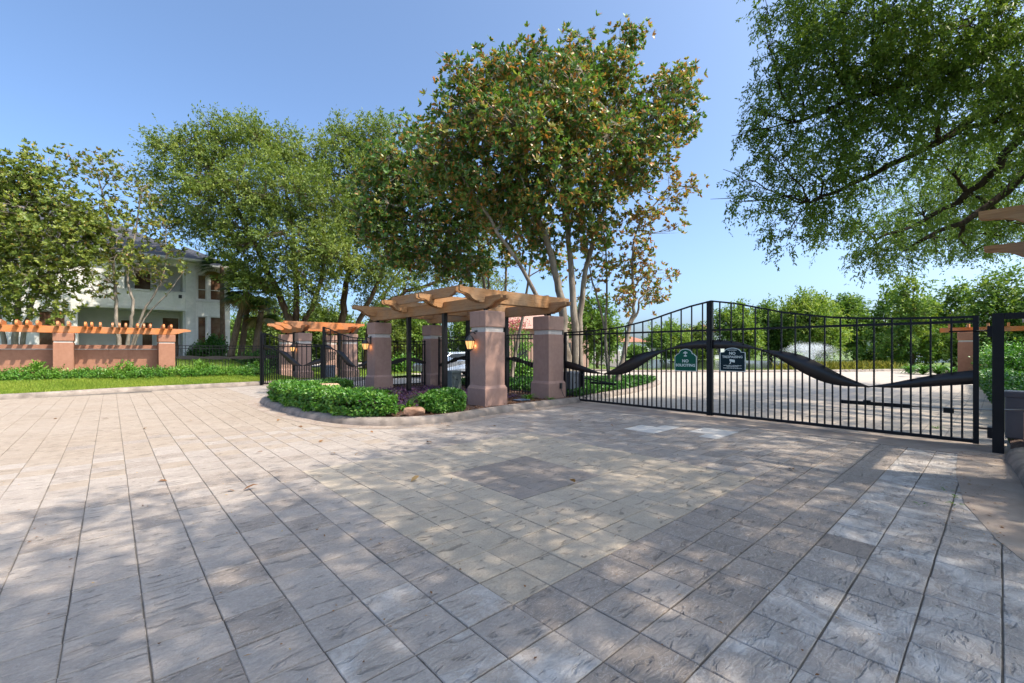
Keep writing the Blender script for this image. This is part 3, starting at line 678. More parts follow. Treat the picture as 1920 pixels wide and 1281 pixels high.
pergola(7.11, 9.46, [23.31, 24.8, 26.26], 2.44, 'orange timber pergola beyond the exit gate, under the live oaks', (8.3, 24.8, 0.02), M['stain_x'], M['stain_y'], False)
RP = pillar(9.79, -0.96, 0.12, 'mauve stucco pillar behind the gate operator at the right kerb', PG)
RP.children[0].scale = (1.28, 1.28, 1.0)
pillar(7.22, -1.14, 0.12, 'mauve stucco pillar under the right-hand timber beam ends', PG)
pillar(7.22, -4.2, 0.12, 'mauve stucco pillar of the right-hand pergola, away from the road', PG)
t = thing('pergola', 'weathered timber pergola whose beam ends jut in above the right gate post', 'pergola', (8.8, -2.2, 0.12), 'timber pergolas over the gate pillars')
for x in (7.56, 10.12):
    tail_beam(-5.2, 0.17, x, 0.09, 2.84, 3.12, 'y').build('long_beam', M['wood_y'], t)
    MB().box(x-.06, x+.06, -0.80, -0.68, 2.40, 2.95).build('bracket', M['iron'], t)
    MB().box(x-.06, x+.06, -2.5, -2.38, 0.05, 2.95).build('post', M['iron'], t)
for y in (-0.95, -2.3, -3.7): tail_beam(6.9, 11.0, y, 0.06, 3.06, 3.3, 'x').build('cross_beam', M['wood_x'], t)

# lanterns
def lantern(px_, py_, zc, dirx, label):
    """px_,py_ wall point; body hangs 0.2 m out along (dirx) -X"""
    x, y = px_+dirx*0.20, py_
    t = thing('wall_lantern', label, 'lantern', (px_, py_, zc-0.15), 'lit lanterns on the pillars')
    MB().box(px_, px_+dirx*0.02, y-.055, y+.055, zc+.05, zc+.34).build('back_plate', M['box_black'], t)
    MB().tube([(px_+dirx*.015, y, zc+.25), (px_+dirx*.10, y, zc+.30), (x, y, zc+.26), (x, y, zc+.20)], 0.014, 6).build('arm', M['box_black'], t)
    MB().lathe(x, y, [(.012, zc+.235), (.035, zc+.21), (.07, zc+.175), (.115, zc+.10), (.135, zc+.085), (.135, zc+.07)], 6, False, .5).build('hood', M['box_black'], t)
    g = MB().lathe(x, y, [(.112, zc+.075), (.10, zc+.0), (.062, zc-.13)], 6, False, .5).build('glass', M['glow'], t)
    for j in range(6):
        a = .5+2*math.pi*j/6
        MB().tube([(x+.116*math.cos(a), y+.116*math.sin(a), zc+.075), (x+.104*math.cos(a), y+.104*math.sin(a), zc), (x+.066*math.cos(a), y+.066*math.sin(a), zc-.13)], .007, 4).build('cage_bar', M['box_black'], g)
    MB().lathe(x, y, [(.075, zc-.125), (.06, zc-.15), (.02, zc-.175), (.006, zc-.21)], 6, False, .5).build('finial', M['box_black'], t)
    l = bpy.data.lights.new('lantern_bulb', 'POINT'); l.energy = 0.3; l.color = (1, .55, .22); l.shadow_soft_size = .03
    lo = bpy.data.objects.new('lantern_bulb', l); COL.objects.link(lo); lo.parent = t; lo.location = (dirx*.20+0.13, 0, 0.10)
    return t
lantern(6.797, 8.83, 1.66, -1, 'lit black lantern on the pillar beside the short clipped hedge')
lantern(6.847, 15.02, 1.66, -1, 'lit black lantern on the pillar at the island end of the exit gate')
lantern(6.797, 23.3, 1.58, -1, 'lit black lantern on the far pergola pillar behind the exit gate')

# ------------------------------------------------------------ gates
def gate_leaf(A, B, label, flip, group, zt0=2.02, zt1=2.60, zr=1.95, zbot=0.06, long_n=16, stile_lo=0.05, stile_hi=0.07, band=None, ribscale=1.0, name='gate_leaf'):
    """A hinge end, B meeting end (x,y). Profile runs 0 (hinge) .. 1 (meeting stile)."""
    A = np.array(A, float); B = np.array(B, float); Lg = np.linalg.norm(B-A); u = (B-A)/Lg; nrm = np.array([u[1], -u[0]])
    t = thing(name, label, 'gate', (A[0], A[1], 0.0), group)
    def pt(s, off, z): p = A+u*s*Lg+nrm*off; return (p[0], p[1], z)
    def ztop(s): return zt0+(zt1-zt0)*float(np.interp(s, [0, .11, .22, .37, .47, .57, .66, .76, .89, 1.0], [0, .012, .035, .1, .17, .30, .42, .62, .86, 1.0]))
    def bar(s0, s1, z0, z1, th, nm, mat='iron'):
        m = MB(); h = th/2
        m.prism([pt(s0, -h, z0), pt(s1, -h, z0), pt(s1, -h, z1), pt(s0, -h, z1)], np.array([nrm[0]*th, nrm[1]*th, 0])); return m.build(nm, M[mat], t)
    w = 1/Lg
    bar(0, stile_lo*w*1.3, zbot-.01, zt0+.01, .065, 'hinge_stile')
    bar(1-stile_hi*w, 1, zbot-.02, zt1+.005, .08, 'meeting_stile')
    bar(0.003, 1, zbot, zbot+.055, .05, 'bottom_rail'); bar(0.003, 1, zr-.022, zr+.022, .04, 'upper_rail')
    S = np.linspace(0.0, 1.0, 28); m = MB()
    for off in (-.018, .018): m.add([pt(s, off, ztop(s)-.018) for s in S]+[pt(s, off, ztop(s)+.018) for s in S], [(i, i+1, 29+i, 28+i) if off < 0 else (i+1, i, 28+i, 29+i) for i in range(27)])
    m.add([pt(s, -.018, ztop(s)+.018) for s in S]+[pt(s, .018, ztop(s)+.018) for s in S], [(i, i+1, 29+i, 28+i) for i in range(27)])
    m.add([pt(s, -.018, ztop(s)-.018) for s in S]+[pt(s, .018, ztop(s)-.018) for s in S], [(i+1, i, 28+i, 29+i) for i in range(27)])
    m.build('curved_top_rail', M['iron'], t)
    seg = [([0, .10, .19, .25, .33], [1.20, 1.13, 1.02, .94, .862], [.98, .925, .87, .852, .852]),
           ([.325, .42, .49, .56, .61, .68, .75], [.862, 1.03, 1.22, 1.39, 1.45, 1.495, 1.515], [.848, .838, .89, 1.03, 1.16, 1.35, 1.498]),
           ([.745, .79, .85, .93, 1.0], [1.52, 1.575, 1.67, 1.725, 1.735], [1.495, 1.53, 1.535, 1.535, 1.535])]
    def zmid(s):
        for ss_, a, b in seg:
            if ss_[0] <= s <= ss_[-1]: return np.interp(s, ss_, a), np.interp(s, ss_, b)
        return 0.86, 0.85
    for ss_, a, b in seg:
        q = np.linspace(ss_[0], ss_[-1], 22)
        def sp(xx, yy):
            z_ = np.interp(q, xx, yy); y_ = z_.copy()
            for _ in range(3): y_[1:-1] = (y_[:-2]+2*y_[1:-1]+y_[2:])/4
            return y_
        ua, ub = sp(ss_, a), sp(ss_, b); ub = np.minimum(ub, ua-.026)
        # the strap is twisted: upper edge leans out one way, lower the other
        m = MB(); tw = .012; V = []
        for k_, off in enumerate((-.004, .004)):
            V += [pt(s, off+tw*(1 if k_ >= 0 else 1), z) for s, z in zip(q, ua)]+[pt(s, off-tw*.2, z) for s, z in zip(q, ub)]
        n_ = len(q); fs = []
        for i in range(n_-1):
            fs += [(i, i+1, n_+i+1, n_+i), (2*n_+i+1, 2*n_+i, 3*n_+i, 3*n_+i+1), (i+1, i, 2*n_+i, 2*n_+i+1), (n_+i, n_+i+1, 3*n_+i+1, 3*n_+i)]
        fs += [(0, n_, 3*n_, 2*n_), (2*n_-1, n_-1, 3*n_-1, 4*n_-1)]
        m.add(V, fs, True); m.build('ribbon_strap', M['plate'], t)
    N2 = long_n*2+1
    for k_ in range(1, N2):
        s = k_/N2*(1-.03)+.015
        za, zb_ = zmid(s); hw = .0125*w
        if k_ % 2 == 0:
            bar(s-hw, s+hw, za-.02, ztop(s), .025, 'picket'); bar(s-hw, s+hw, zbot+.03, zb_+.02, .025, 'picket')
        else: bar(s-hw, s+hw, zbot+.03, zb_+.02, .025, 'picket')
    return t, pt
GX_ = 9.95
GG = 'wrought iron gate leaves'
ga, pa = gate_leaf((GX_, 8.66), (GX_, 4.345), 'black iron entry gate leaf carrying the green no soliciting sign', False, GG, stile_hi=.085)
gb, pb = gate_leaf((GX_, 0.22), (GX_, 4.335), 'black iron entry gate leaf carrying the navy no trespassing sign', True, GG, stile_hi=.03)
E0 = np.array([4.83, 21.47]); E1 = np.array([7.55, 16.35]); EM = E0+(E1-E0)*0.575
gate_leaf(tuple(EM+(E1-E0)*0.42), tuple(EM+(E1-E0)*0.004), 'black iron exit gate leaf behind the island pillar lantern', True, GG, 1.95, 2.45, 1.88, .05, 10)
gate_leaf(tuple(EM-(E1-E0)*0.004), tuple(E0+(E1-E0)*0.01), 'black iron exit gate leaf in front of the far pergola pillars', False, GG, 1.72, 2.25, 1.66, .05, 12)
# exit-gate posts
o = MB().box(4.78, 4.86, 21.45, 21.53, -.05, 2.30).build('gate_post', M['iron']); tag(o, 'tall thin black gate post at the left kerb by the grass verge', 'post', 'gate posts')
# entry gate posts
t = thing('gate_post', 'black steel gate post against the island pillar, with hinge arm', 'post', (9.93, 8.78, 0), 'gate posts')
MB().box(9.86, 9.98, 8.73, 8.85, -.1, 2.05, .004).build('post', M['iron'], t)
MB().box(9.50, 9.86, 8.74, 8.80, 1.90, 1.97).build('hinge_arm', M['iron'], t)
for z in (0.42, 1.72): MB().tube([(9.93, 8.69, z), (9.93, 8.69, z+.14)], .035, 10).build('hinge', M['iron'], t)
MB().box(9.84, 10.0, 8.66, 8.74, .36, .42).build('hinge_bracket', M['iron'], t)
t = thing('gate_post', 'stout black steel gate post at the right kerb with a top rail', 'post', (9.6, .03, 0), 'gate posts')
MB().box(9.54, 9.66, -.04, .08, -.12, 2.04, .004).build('post', M['iron'], t)
MB().box(9.54, 9.66, -.96, -.042, 1.95, 2.04, .004).build('top_rail', M['iron'], t)
for z in (.20, 1.70):
    MB().box(9.62, 9.80, .075, .13, z, z+.16, .004).build('hinge_block', M['iron'], t)
    MB().tube([(9.77, .10, z+.08), (9.92, .13, z+.10), (9.95, .24, z+.10)], .014, 6).build('hinge_pin', M['iron'], t)
MB().tube([(9.90, .12, 1.80), (9.93, .55, 1.80)], .012, 6).build('hinge_strap', M['iron'], t)
# operator arm of the right leaf
t = thing('gate_opener', 'thin steel gate opener arm across the navy-sign gate leaf', 'gate opener', (10.05, .6, .6), 'gate opener arms')
MB().box(10.0, 10.03, 1.02, 1.98, .52, .585).build('mounting_bar', M['iron'], t)
MB().tube([(10.04, 1.05, .555), (10.05, .5, .56), (10.06, -.1, .60), (10.1, -.55, .64)], .015, 6).build('rod', M['rim'], t)
MB().box(10.0, 10.08, .50, .62, .49, .57).build('clamp', M['iron'], t); MB().box(9.98, 10.06, 1.55, 1.65, .585, .61).build('clamp', M['iron'], t)
t = thing('gate_opener', 'steel gate opener arm behind the green-sign gate leaf', 'gate opener', (10.3, 8, .6), 'gate opener arms')
MB().box(10.0, 10.03, 6.9, 7.75, .56, .62).build('mounting_bar', M['iron'], t)
MB().tube([(10.04, 7.0, .60), (10.3, 8.2, .68), (10.9, 8.75, .76)], .02, 6).build('rod', M['iron'], t)
MB().box(10.85, 10.95, 8.7, 8.8, .1, .85).build('stand', M['iron'], t)
# operator cabinets
def cabinet(x, y, z, w, d, h, mat, label, rz=0.0):
    t = thing('gate_operator', label, 'gate opener', (x, y, z))
    MB().box(x-w/2, x+w/2, y-d/2, y+d/2, z-.05, z+h*.86, .025).build('housing', M[mat], t)
    MB().box(x-w/2-.012, x+w/2+.012, y-d/2-.012, y+d/2+.012, z+h*.84, z+h, .03).build('lid', M[mat], t)
    MB().box(x-w*.32, x+w*.32, y-d/2-.012, y-d/2+.01, z+h*.15, z+h*.75, .004).build('door_panel', M[mat], t)
    MB().box(x-.03, x+.03, y-d/2-.022, y-d/2-.008, z+h*.5, z+h*.56).build('latch', M['box_black'], t)
    return t
cabinet(10.65, 9.05, .12, .46, .42, .72, 'box_grey', 'grey gate operator cabinet behind the island gate post')
cabinet(10.95, -.22, .12, .30, .34, .72, 'box_grey', 'slate grey gate operator cabinet behind the stout right gate post')
cabinet(9.0, 13.0, .12, .42, .36, .66, 'bin_green', 'sage grey operator cabinet between the island pergola posts')
cabinet(8.0, 22.3, .02, .5, .45, .75, 'box_grey', 'grey operator cabinet in front of the far pergola')
t = thing('outlet_box', 'small black outlet box on the right pillar plinth', 'outlet', (9.7, -.32, .4))
MB().box(9.66, 9.712, -.40, -.24, .36, .54, .006).build('box', M['box_black'], t); MB().box(9.62, 9.66, -.38, -.26, .38, .52, .004).build('cover', M['box_black'], t)
t = thing('outlet_box', 'small black outlet box on the island pillar beside the entry gate', 'outlet', (9.5, 8.49, .42))
MB().box(9.55, 9.62, 8.45, 8.505, .40, .56, .006).build('box', M['box_black'], t)
MB().tube([(9.58, 8.46, .42), (9.56, 8.40, .28), (9.62, 8.36, .16), (9.58, 8.33, .145)], .008, 5).build('cable', M['box_black'], t)
t = thing('valve_box', 'flat blue-grey valve lid in the mulch beside the lantern pillar', 'valve lid', (8.3, 8.75, BEDZ))
MB().box(8.1, 8.5, 8.62, 8.9, .10, .165, .012).build('lid', M['lid_blue'], t); MB().box(8.08, 8.52, 8.60, 8.92, .08, .15, .01).build('rim', M['box_black'], t)

# fences ------------------------------------------------------
def fence(A, B, z0, z1, label, wave, sp=.125, group='black picket fences'):
    A = np.array(A, float); B = np.array(B, float); Lg = np.linalg.norm(B-A); u = (B-A)/Lg; nn = np.array([u[1], -u[0]])
    t = thing('picket_fence', label, 'fence', (A[0], A[1], z0), group)
    def bx(s0, s1, za, zb, th, nm, mat='iron'):
        p = [A+u*s0-nn*th/2, A+u*s1-nn*th/2]
        MB().prism([(p[0][0], p[0][1], za), (p[1][0], p[1][1], za), (p[1][0], p[1][1], zb), (p[0][0], p[0][1], zb)], (nn[0]*th, nn[1]*th, 0)).build(nm, M[mat], t)
    bx(0, Lg, z1-.03, z1, .035, 'top_rail'); bx(0, Lg, z0+.08, z0+.11, .035, 'bottom_rail'); bx(0, Lg, z1-.15, z1-.125, .03, 'upper_rail')
    n_ = int(Lg/sp)
    for i in range(1, n_): s = i*Lg/n_; bx(s-.009, s+.009, z0+.02, z1-.01, .018, 'picket')
    for s in (0.02, Lg-.06): bx(s, s+.045, z0-.1, z1+.03, .045, 'post')
    q = np.linspace(0, Lg, 30); zc = np.interp(q, np.linspace(0, Lg, len(wave)), wave); zc = np.convolve(np.pad(zc, 3, 'edge'), np.ones(7)/7, 'valid')
    hw = .035+.05*np.abs(np.sin(q/Lg*math.pi*(len(wave)-1)))
    m = MB(); V = []
    for off in (.022, .030): V += [(*(A+u*s+nn*off), z+h) for s, z, h in zip(q, zc, hw)]+[(*(A+u*s+nn*off), z-h) for s, z, h in zip(q, zc, hw)]
    k = 30; fs = []
    for i in range(k-1): fs += [(i, i+1, k+i+1, k+i), (2*k+i+1, 2*k+i, 3*k+i, 3*k+i+1), (i+1, i, 2*k+i, 2*k+i+1), (k+i, k+i+1, 3*k+i+1, 3*k+i)]
    m.add(V, fs); m.build('ribbon_strap', M['plate'], t)
    return t
fence((9.46, 9.2), (9.46, 14.7), BEDZ, 2.0, 'black picket fence with wavy strap along the back of the island pergola', [.98, 1.1, 1.35, 1.1, .95, 1.2, 1.3, 1.0, .9])
fence((7.5, 15.02), (9.1, 15.06), BEDZ, 1.86, 'short black picket fence panel closing the far end of the island pergola', [1.0, 1.2, 1.0])
fence((2.12, 24.62), (6.3, 24.5), .30, 1.72, 'black picket fence with dark strap between the terracotta wall and far pergola', [1.18, 1.16, 1.15, 1.15, 1.2])

# ------------------------------------------------------------ gate signs
def text_mesh(txt, size, y0, z0, x, mat, parent, name='lettering', bold=0.0):
    cu = bpy.data.curves.new('t', 'FONT'); cu.body = txt; cu.size = size; cu.align_x = 'CENTER'; cu.extrude = .001; cu.offset = bold; cu.resolution_u = 2
    ob = bpy.data.objects.new('t', cu); COL.objects.link(ob); dg = bpy.context.evaluated_depsgraph_get(); dg.update()
    me = bpy.data.meshes.new_from_object(ob.evaluated_get(dg)); bpy.data.objects.remove(ob)
    w = wloc(parent)
    for v in me.vertices: v.co = Vector((x-v.co.z-w.x, y0-v.co.x-w.y, z0+v.co.y-w.z))
    me.materials.clear(); return link(name, me, mat, parent)
def arch_outline(w, h, kind):
    hw = w/2; P = [(-hw, 0), (hw, 0)]
    if kind == 0:   # stepped shoulders, tall arch
        P += [(hw, h*.66), (hw*.86, h*.72), (hw*.78, h*.77), (hw*.66, h*.78)]
        P += [(hw*.60*math.cos(a), h*.80+h*.20*math.sin(a)) for a in np.linspace(.05, math.pi-.05, 12)]
        P += [(-hw*.66, h*.78), (-hw*.78, h*.77), (-hw*.86, h*.72), (-hw, h*.66)]
    else:
        P += [(hw, h*.81), (hw*.74, h*.82)]
        P += [(hw*.66*math.cos(a), h*.82+h*.18*math.sin(a)) for a in np.linspace(.05, math.pi-.05, 12)]
        P += [(-hw*.74, h*.82), (-hw, h*.81)]
    return P
def sign(yc, zb, w, h, kind, mat, label, name):
    x = GX_-.030; t = thing(name, label, 'sign', (x, yc, zb), 'signs fixed to the entry gate')
    P = arch_outline(w, h, kind)
    MB().prism([(x, yc-a, zb+b) for a, b in P], (.012, 0, 0)).build('border', M['sign_white'], t)
    k = (w-.028)/w
    MB().prism([(x-.004, yc-a*k, zb+.013+b*(h-.027)/h) for a, b in P], (.006, 0, 0)).build('panel', M[mat], t)
    return t, x-.005
t, xs = sign(4.925, 1.015, .53, .52, 0, 'sign_green', 'green arched sign on the gate reading NO SOLICITING', 'gate_sign')
text_mesh('NO', .098, 4.925, 1.015+.205, xs, M['sign_white'], t, bold=.002); text_mesh('SOLICITING', .088, 4.925, 1.015+.108, xs, M['sign_white'], t, bold=.002)
m = MB()
for dx, dz, r in ((0, .445, .022), (-.035, .425, .018), (.035, .425, .018), (0, .41, .02), (-.018, .44, .014), (.018, .44, .014)):
    m.add([(xs, 4.925-dx-r*math.cos(a), 1.015+dz+r*.8*math.sin(a)) for a in np.linspace(0, 2*math.pi, 9)[:-1]], [tuple(range(8))])
m.box(xs, xs+.001, 4.925-.006, 4.925+.006, 1.015+.37, 1.015+.41); m.box(xs, xs+.001, 4.925-.036, 4.925+.036, 1.015+.343, 1.015+.365)
m.build('tree_emblem', M['sign_white'], t)
t, xs = sign(3.875, 1.045, .53, .51, 1, 'sign_navy', 'navy arched sign on the gate reading NO TRESPASSING', 'gate_sign')
text_mesh('PRIVATE PROPERTY', .022, 3.875, 1.045+.452, xs, M['sign_white'], t, bold=.001)
text_mesh('NO', .085, 3.875, 1.045+.362, xs, M['sign_white'], t, bold=.002); text_mesh('TRESPASSING', .070, 3.875, 1.045+.29, xs, M['sign_white'], t, bold=.001)
m = MB()
def fl(P): m.add([(xs, 3.875-a, 1.045+b) for a, b in P], [tuple(range(len(P)))])
fl([(-.06, .265), (-.055, .22), (.045, .19), (.052, .205), (.052, .25)]); fl([(-.045, .215), (-.025, .208), (-.03, .17), (-.065, .155), (-.065, .165), (-.045, .178)])
m.build('camera_emblem', M['sign_white'], t)
for k_, (s_, z_) in enumerate((('THIS PROPERTY IS MONITORED BY', .118), ('VIDEO SURVEILLANCE', .094), ('TRESPASSERS WILL BE PROSECUTED', .062))):
    text_mesh(s_, .024, 3.875, 1.045+z_, xs, M['sign_white'], t, bold=.0006)

# ------------------------------------------------------------ left wall with timber brow
YW = 24.62
wt = thing('garden_wall', 'low terracotta stucco wall with pale line below its top, left of the road', 'wall', (-1, YW, .3), 'terracotta garden walls')
for x0, x1 in ((-9.0, -1.64), (-1.07, 1.53)):
    MB().box(x0, x1, YW+.42, YW+.58, .1, 1.72, .01).build('wall_panel', M['terracotta'], wt)
    MB().box(x0, x1, YW+.405, YW+.43, 1.53, 1.56).build('reveal_line', M['band'], wt)
for x, lb in ((-1.355, 'terracotta stucco wall pillar between the two wall panels under the timber brow'), (1.815, 'terracotta stucco wall pillar at the fence end of the timber brow'), (-7.6, 'terracotta stucco wall pillar at the far end of the wall')):
    t = thing('wall_pillar', lb, 'pillar', (x, YW, .2), 'terracotta wall pillars'); h = .285
    MB().box(x-h, x+h, YW-.30, YW+.60, .1, 1.80, .02).build('shaft', M['terracotta'], t)
    MB().box(x-h+.02, x+h-.02, YW-.28, YW+.58, 1.79, 1.86).build('band', M['band'], t)
    MB().box(x-h-.012, x+h+.012, YW-.31, YW+.61, 1.855, 2.17, .03).build('cap', M['terracotta'], t)
t = thing('timber_brow', 'orange stained timber brow with paired rafters along the terracotta wall', 'pergola', (-1, YW, 2.17), 'timber brows on the terracotta walls')
m = MB(); h = .25; z0 = 2.19
m.prism([(-9, YW-.30, z0), (2.05, YW-.30, z0), (2.25, YW-.30, z0+.05), (2.42, YW-.30, z0+.11), (2.66, YW-.30, z0+.14), (2.66, YW-.30, z0+.20), (2.5, YW-.30, z0+h), (-9, YW-.30, z0+h)], (0, .12, 0))
m.build('beam', M['stain_x'], t)
m = MB(); m.prism([(-9, YW+.24, z0), (2.05, YW+.24, z0), (2.5, YW+.24, z0+h), (-9, YW+.24, z0+h)], (0, .12, 0)); m.build('beam', M['stain_x'], t)
rp = [0, 31, 51, 70, 108, 128, 160, 172, 188, 211, 224, 236, 258, 270, 282, 307, 321]
for p in [-140, -120, -100, -70, -52, -34]+rp:
    v0 = (p-CX)/FPX*RT+FW; x = v0[0]*(YW-.5)/v0[1]
    q = MB(); zr = z0+h-.06
    q.prism([(x-.035, YW-.62, zr+.13), (x-.035, YW-.60, zr+.06), (x-.035, YW-.52, zr), (x-.035, YW+.50, zr), (x-.035, YW+.58, zr+.06), (x-.035, YW+.62, zr+.20), (x-.035, YW-.45, zr+.24), (x-.035, YW-.56, zr+.20)], (.07, 0, 0))
    q.build('rafter', M['stain_y'], t)
# right-hand garden pillar and brow beyond the gate
p = at(1815, 690, 24.0); px_, py_ = p[0], p[1]
t = thing('wall_pillar', 'terracotta stucco pillar with pale band beyond the right end of the entry gate', 'pillar', (px_, py_, 0), 'terracotta wall pillars')
MB().box(px_-.38, px_+.38, py_-.38, py_+.38, -.1, 1.95, .02).build('shaft', M['terracotta'], t)
MB().box(px_-.355, px_+.355, py_-.355, py_+.355, 1.94, 2.05).build('band', M['band'], t)
MB().box(px_-.40, px_+.40, py_-.40, py_+.40, 2.045, 2.48, .03).build('cap', M['terracotta'], t)
t = thing('timber_brow', 'orange timber brow with short rafters on the pillar beyond the gate', 'pergola', (px_, py_, 2.48), 'timber brows on the terracotta walls')
MB().box(px_-.16, px_-.04, py_-7.5, py_+1.1, 2.49, 2.74).build('beam', M['stain_y'], t)
for k_ in range(11):
    y = py_+.7-k_*.72
    MB().box(px_-.55, px_+.45, y-.05, y+.05, 2.72, 2.92).build('rafter', M['stain_x'], t)
wt = thing('garden_wall', 'terracotta stucco wall running on from the pillar beyond the gate', 'wall', (px_, py_-3, 0), 'terracotta garden walls')
MB().box(px_-.1, px_+.1, py_-7.4, py_-.43, -.1, .75, .01).build('wall_panel', M['terracotta'], wt)

# ------------------------------------------------------------ white house
HY = 36.0; HZ = 0.80
H = thing('house', 'two-storey white stucco house with boarded windows and dark slate hip roof', 'house', (0, HY, HZ))
def hb(x0, x1, y0, y1, z0, z1, mat, nm, par=None): return MB().box(x0, x1, y0, y1, z0, z1).build(nm, M[mat], par or H)
ZL, ZE = 4.08, 7.30
hb(-22, -3.0, HY, HY+.3, HZ-.5, ZL, 'white_wall', 'wall'); hb(-1.9, -1.43, HY, HY+.3, HZ-.5, ZL, 'white_wall', 'wall')
hb(-3.0, -1.9, HY+.002, HY+.298, 3.75, ZL, 'white_wall', 'wall'); hb(-3.0, -1.9, HY+.002, HY+.298, HZ-.5, 1.6, 'white_wall', 'wall')
hb(-22, .62, HY, HY+.3, ZL, ZE, 'white_wall', 'wall'); hb(.62, 3.64, HY+.002, HY+.30, ZL, 5.28, 'white_wall', 'wall'); hb(.62, 3.64, HY+.002, HY+.30, 6.98, ZE, 'white_wall', 'wall')
hb(3.64, 4.08, HY-.06, HY+.36, HZ-.5, ZE, 'white_trim', 'corner_pier'); hb(4.08, 4.20, HY-.02, HY+.30, HZ-.5, ZE, 'white_trim', 'corner_pier')
hb(-1.5, 3.7, HY+2.0, HY+2.2, HZ-.5, ZL, 'soffit', 'porch_wall'); hb(.5, 3.7, HY+1.8, HY+2.0, ZL, ZE, 'soffit', 'balcony_wall')
hb(-1.5, 3.7, HY+.3, HY+2.0, ZL-.02, ZL+.12, 'soffit', 'porch_ceiling'); hb(-1.45, 3.64, HY+.01, HY+2.0, HZ-.6, HZ+.12, 'soffit', 'porch_floor')
hb(-1.5, 3.7, HY-.03, HY+.003, ZL-.002, ZL+.16, 'white_trim', 'string_course'); hb(.55, 3.7, HY-.03, HY+.002, 5.22, 5.32, 'white_trim', 'balcony_sill')
hb(3.55, 3.66, HY+.3, HY+2.0, HZ, ZE, 'white_trim', 'side_wall'); hb(-1.55, -1.43, HY+.3, HY+2.0, HZ, ZL, 'white_wall', 'side_wall')
# wing
WX0, WX1 = 4.20, 6.20; WY = HY+.25
win = [(4.33, 4.82, 4.92, 6.62), (5.03, 5.80, 4.92, 6.62), (4.33, 4.82, 1.65, 3.80), (5.03, 5.80, 1.65, 3.80)]
hb(WX0, WX1, WY, WY+.25, HZ-.5, 1.65, 'white_wall', 'wall'); hb(WX0, WX1, WY, WY+.25, 3.80, 4.92, 'white_wall', 'wall'); hb(WX0, WX1, WY, WY+.25, 6.62, ZE-.15, 'white_wall', 'wall')
for z0, z1 in ((1.65, 3.80), (4.92, 6.62)):
    hb(WX0, 4.33, WY+.002, WY+.248, z0, z1, 'white_wall', 'wall'); hb(4.82, 5.03, WY-.02, WY+.27, z0-.05, z1+.05, 'white_trim', 'mullion_pier'); hb(5.80, WX1, WY+.002, WY+.248, z0, z1, 'white_wall', 'wall')
hb(WX1-.25, WX1-.001, WY+.251, HY+12, HZ-.5, ZE-.15, 'white_wall', 'wall'); hb(WX0-.02, WX1+.03, WY-.05, WY-.001, 4.78, 4.90, 'white_trim', 'string_course')
hb(-22, -21.7, HY+.3, HY+12, HZ-.5, ZE, 'white_wall', 'wall')
def window(x0, x1, y, z0, z1, rail=True):
    w_ = hb(x0, x1, y+.10, y+.13, z0, z1, 'board', 'window')
    for a, b, c, d in ((x0, x0+.05, z0, z1), (x1-.05, x1, z0, z1), (x0+.05, x1-.05, z0, z0+.06), (x0+.05, x1-.05, z1-.06, z1)): hb(a, b, y+.05, y+.099, c, d, 'white_trim', 'frame', w_)
    if rail: hb(x0+.05, x1-.05, y+.06, y+.098, (z0+z1)/2-.18, (z0+z1)/2-.14, 'white_trim', 'frame', w_)
for i_, (x0, x1, z0, z1) in enumerate(win): window(x0, x1, WY, z0, z1, i_ < 2)
window(-3.0, -1.9, HY, 1.6, 3.75, False); window(2.55, 3.50, HY+1.85, .95, 3.75, False); window(.45, .95, HY+1.85, 1.4, 3.5, False); window(1.5, 2.1, HY+1.85, 1.0, 3.4, False)
window(1.1, 2.0, HY+1.65, 5.4, 6.8, False)
hb(3.28, 3.46, HY-.02, HY+.001, 4.90, 5.12, 'box_black', 'number_plaque'); hb(.95, 1.25, HY+1.97, HY+1.999, 2.0, 2.6, 'white_trim', 'paper_notice')
# roof
def roof(x0, x1, y0, y1, ze, zr, ov=.55, hipl=True):
    a, b, c, d = x0-ov, x1+ov, y0-ov, y1+ov; hy = (d-c)/2; ym = (c+d)/2
    m = MB().add([(a, c, ze), (b, c, ze), (b, d, ze), (a, d, ze), (a+hy, ym, zr), (b-hy, ym, zr)], [(0, 1, 5, 4), (1, 2, 5), (2, 3, 4, 5), (3, 0, 4)])
    r = m.build('roof', M['slate'], H)
    MB().box(a, b, c, d, ze-.14, ze-.004).build('eave', M['white_trim'], r)
    MB().box(a-.06, b+.06, c-.10, c-.001, ze-.10, ze+.04).build('gutter', M['white_trim'], r); return r
roof(-22, 4.15, HY, HY+12, ZE+.14, 11.3)
m = MB().add([(WX0-.4, WY-.5, ZE-.02), (WX1+.5, WY-.5, ZE-.02), (WX1+.5, HY+9, ZE-.02), (WX0-.4, HY+9, ZE-.02), (WX0-.4, WY+2.2, ZE+1.5), (WX0-.4, HY+7, ZE+1.5)], [(0, 1, 4), (1, 2, 5, 4), (2, 3, 5)])
r = m.build('roof', M['slate'], H); MB().box(WX0+.01, WX1+.5, WY-.5, HY+9, ZE-.16, ZE-.024).build('eave', M['white_trim'], r)

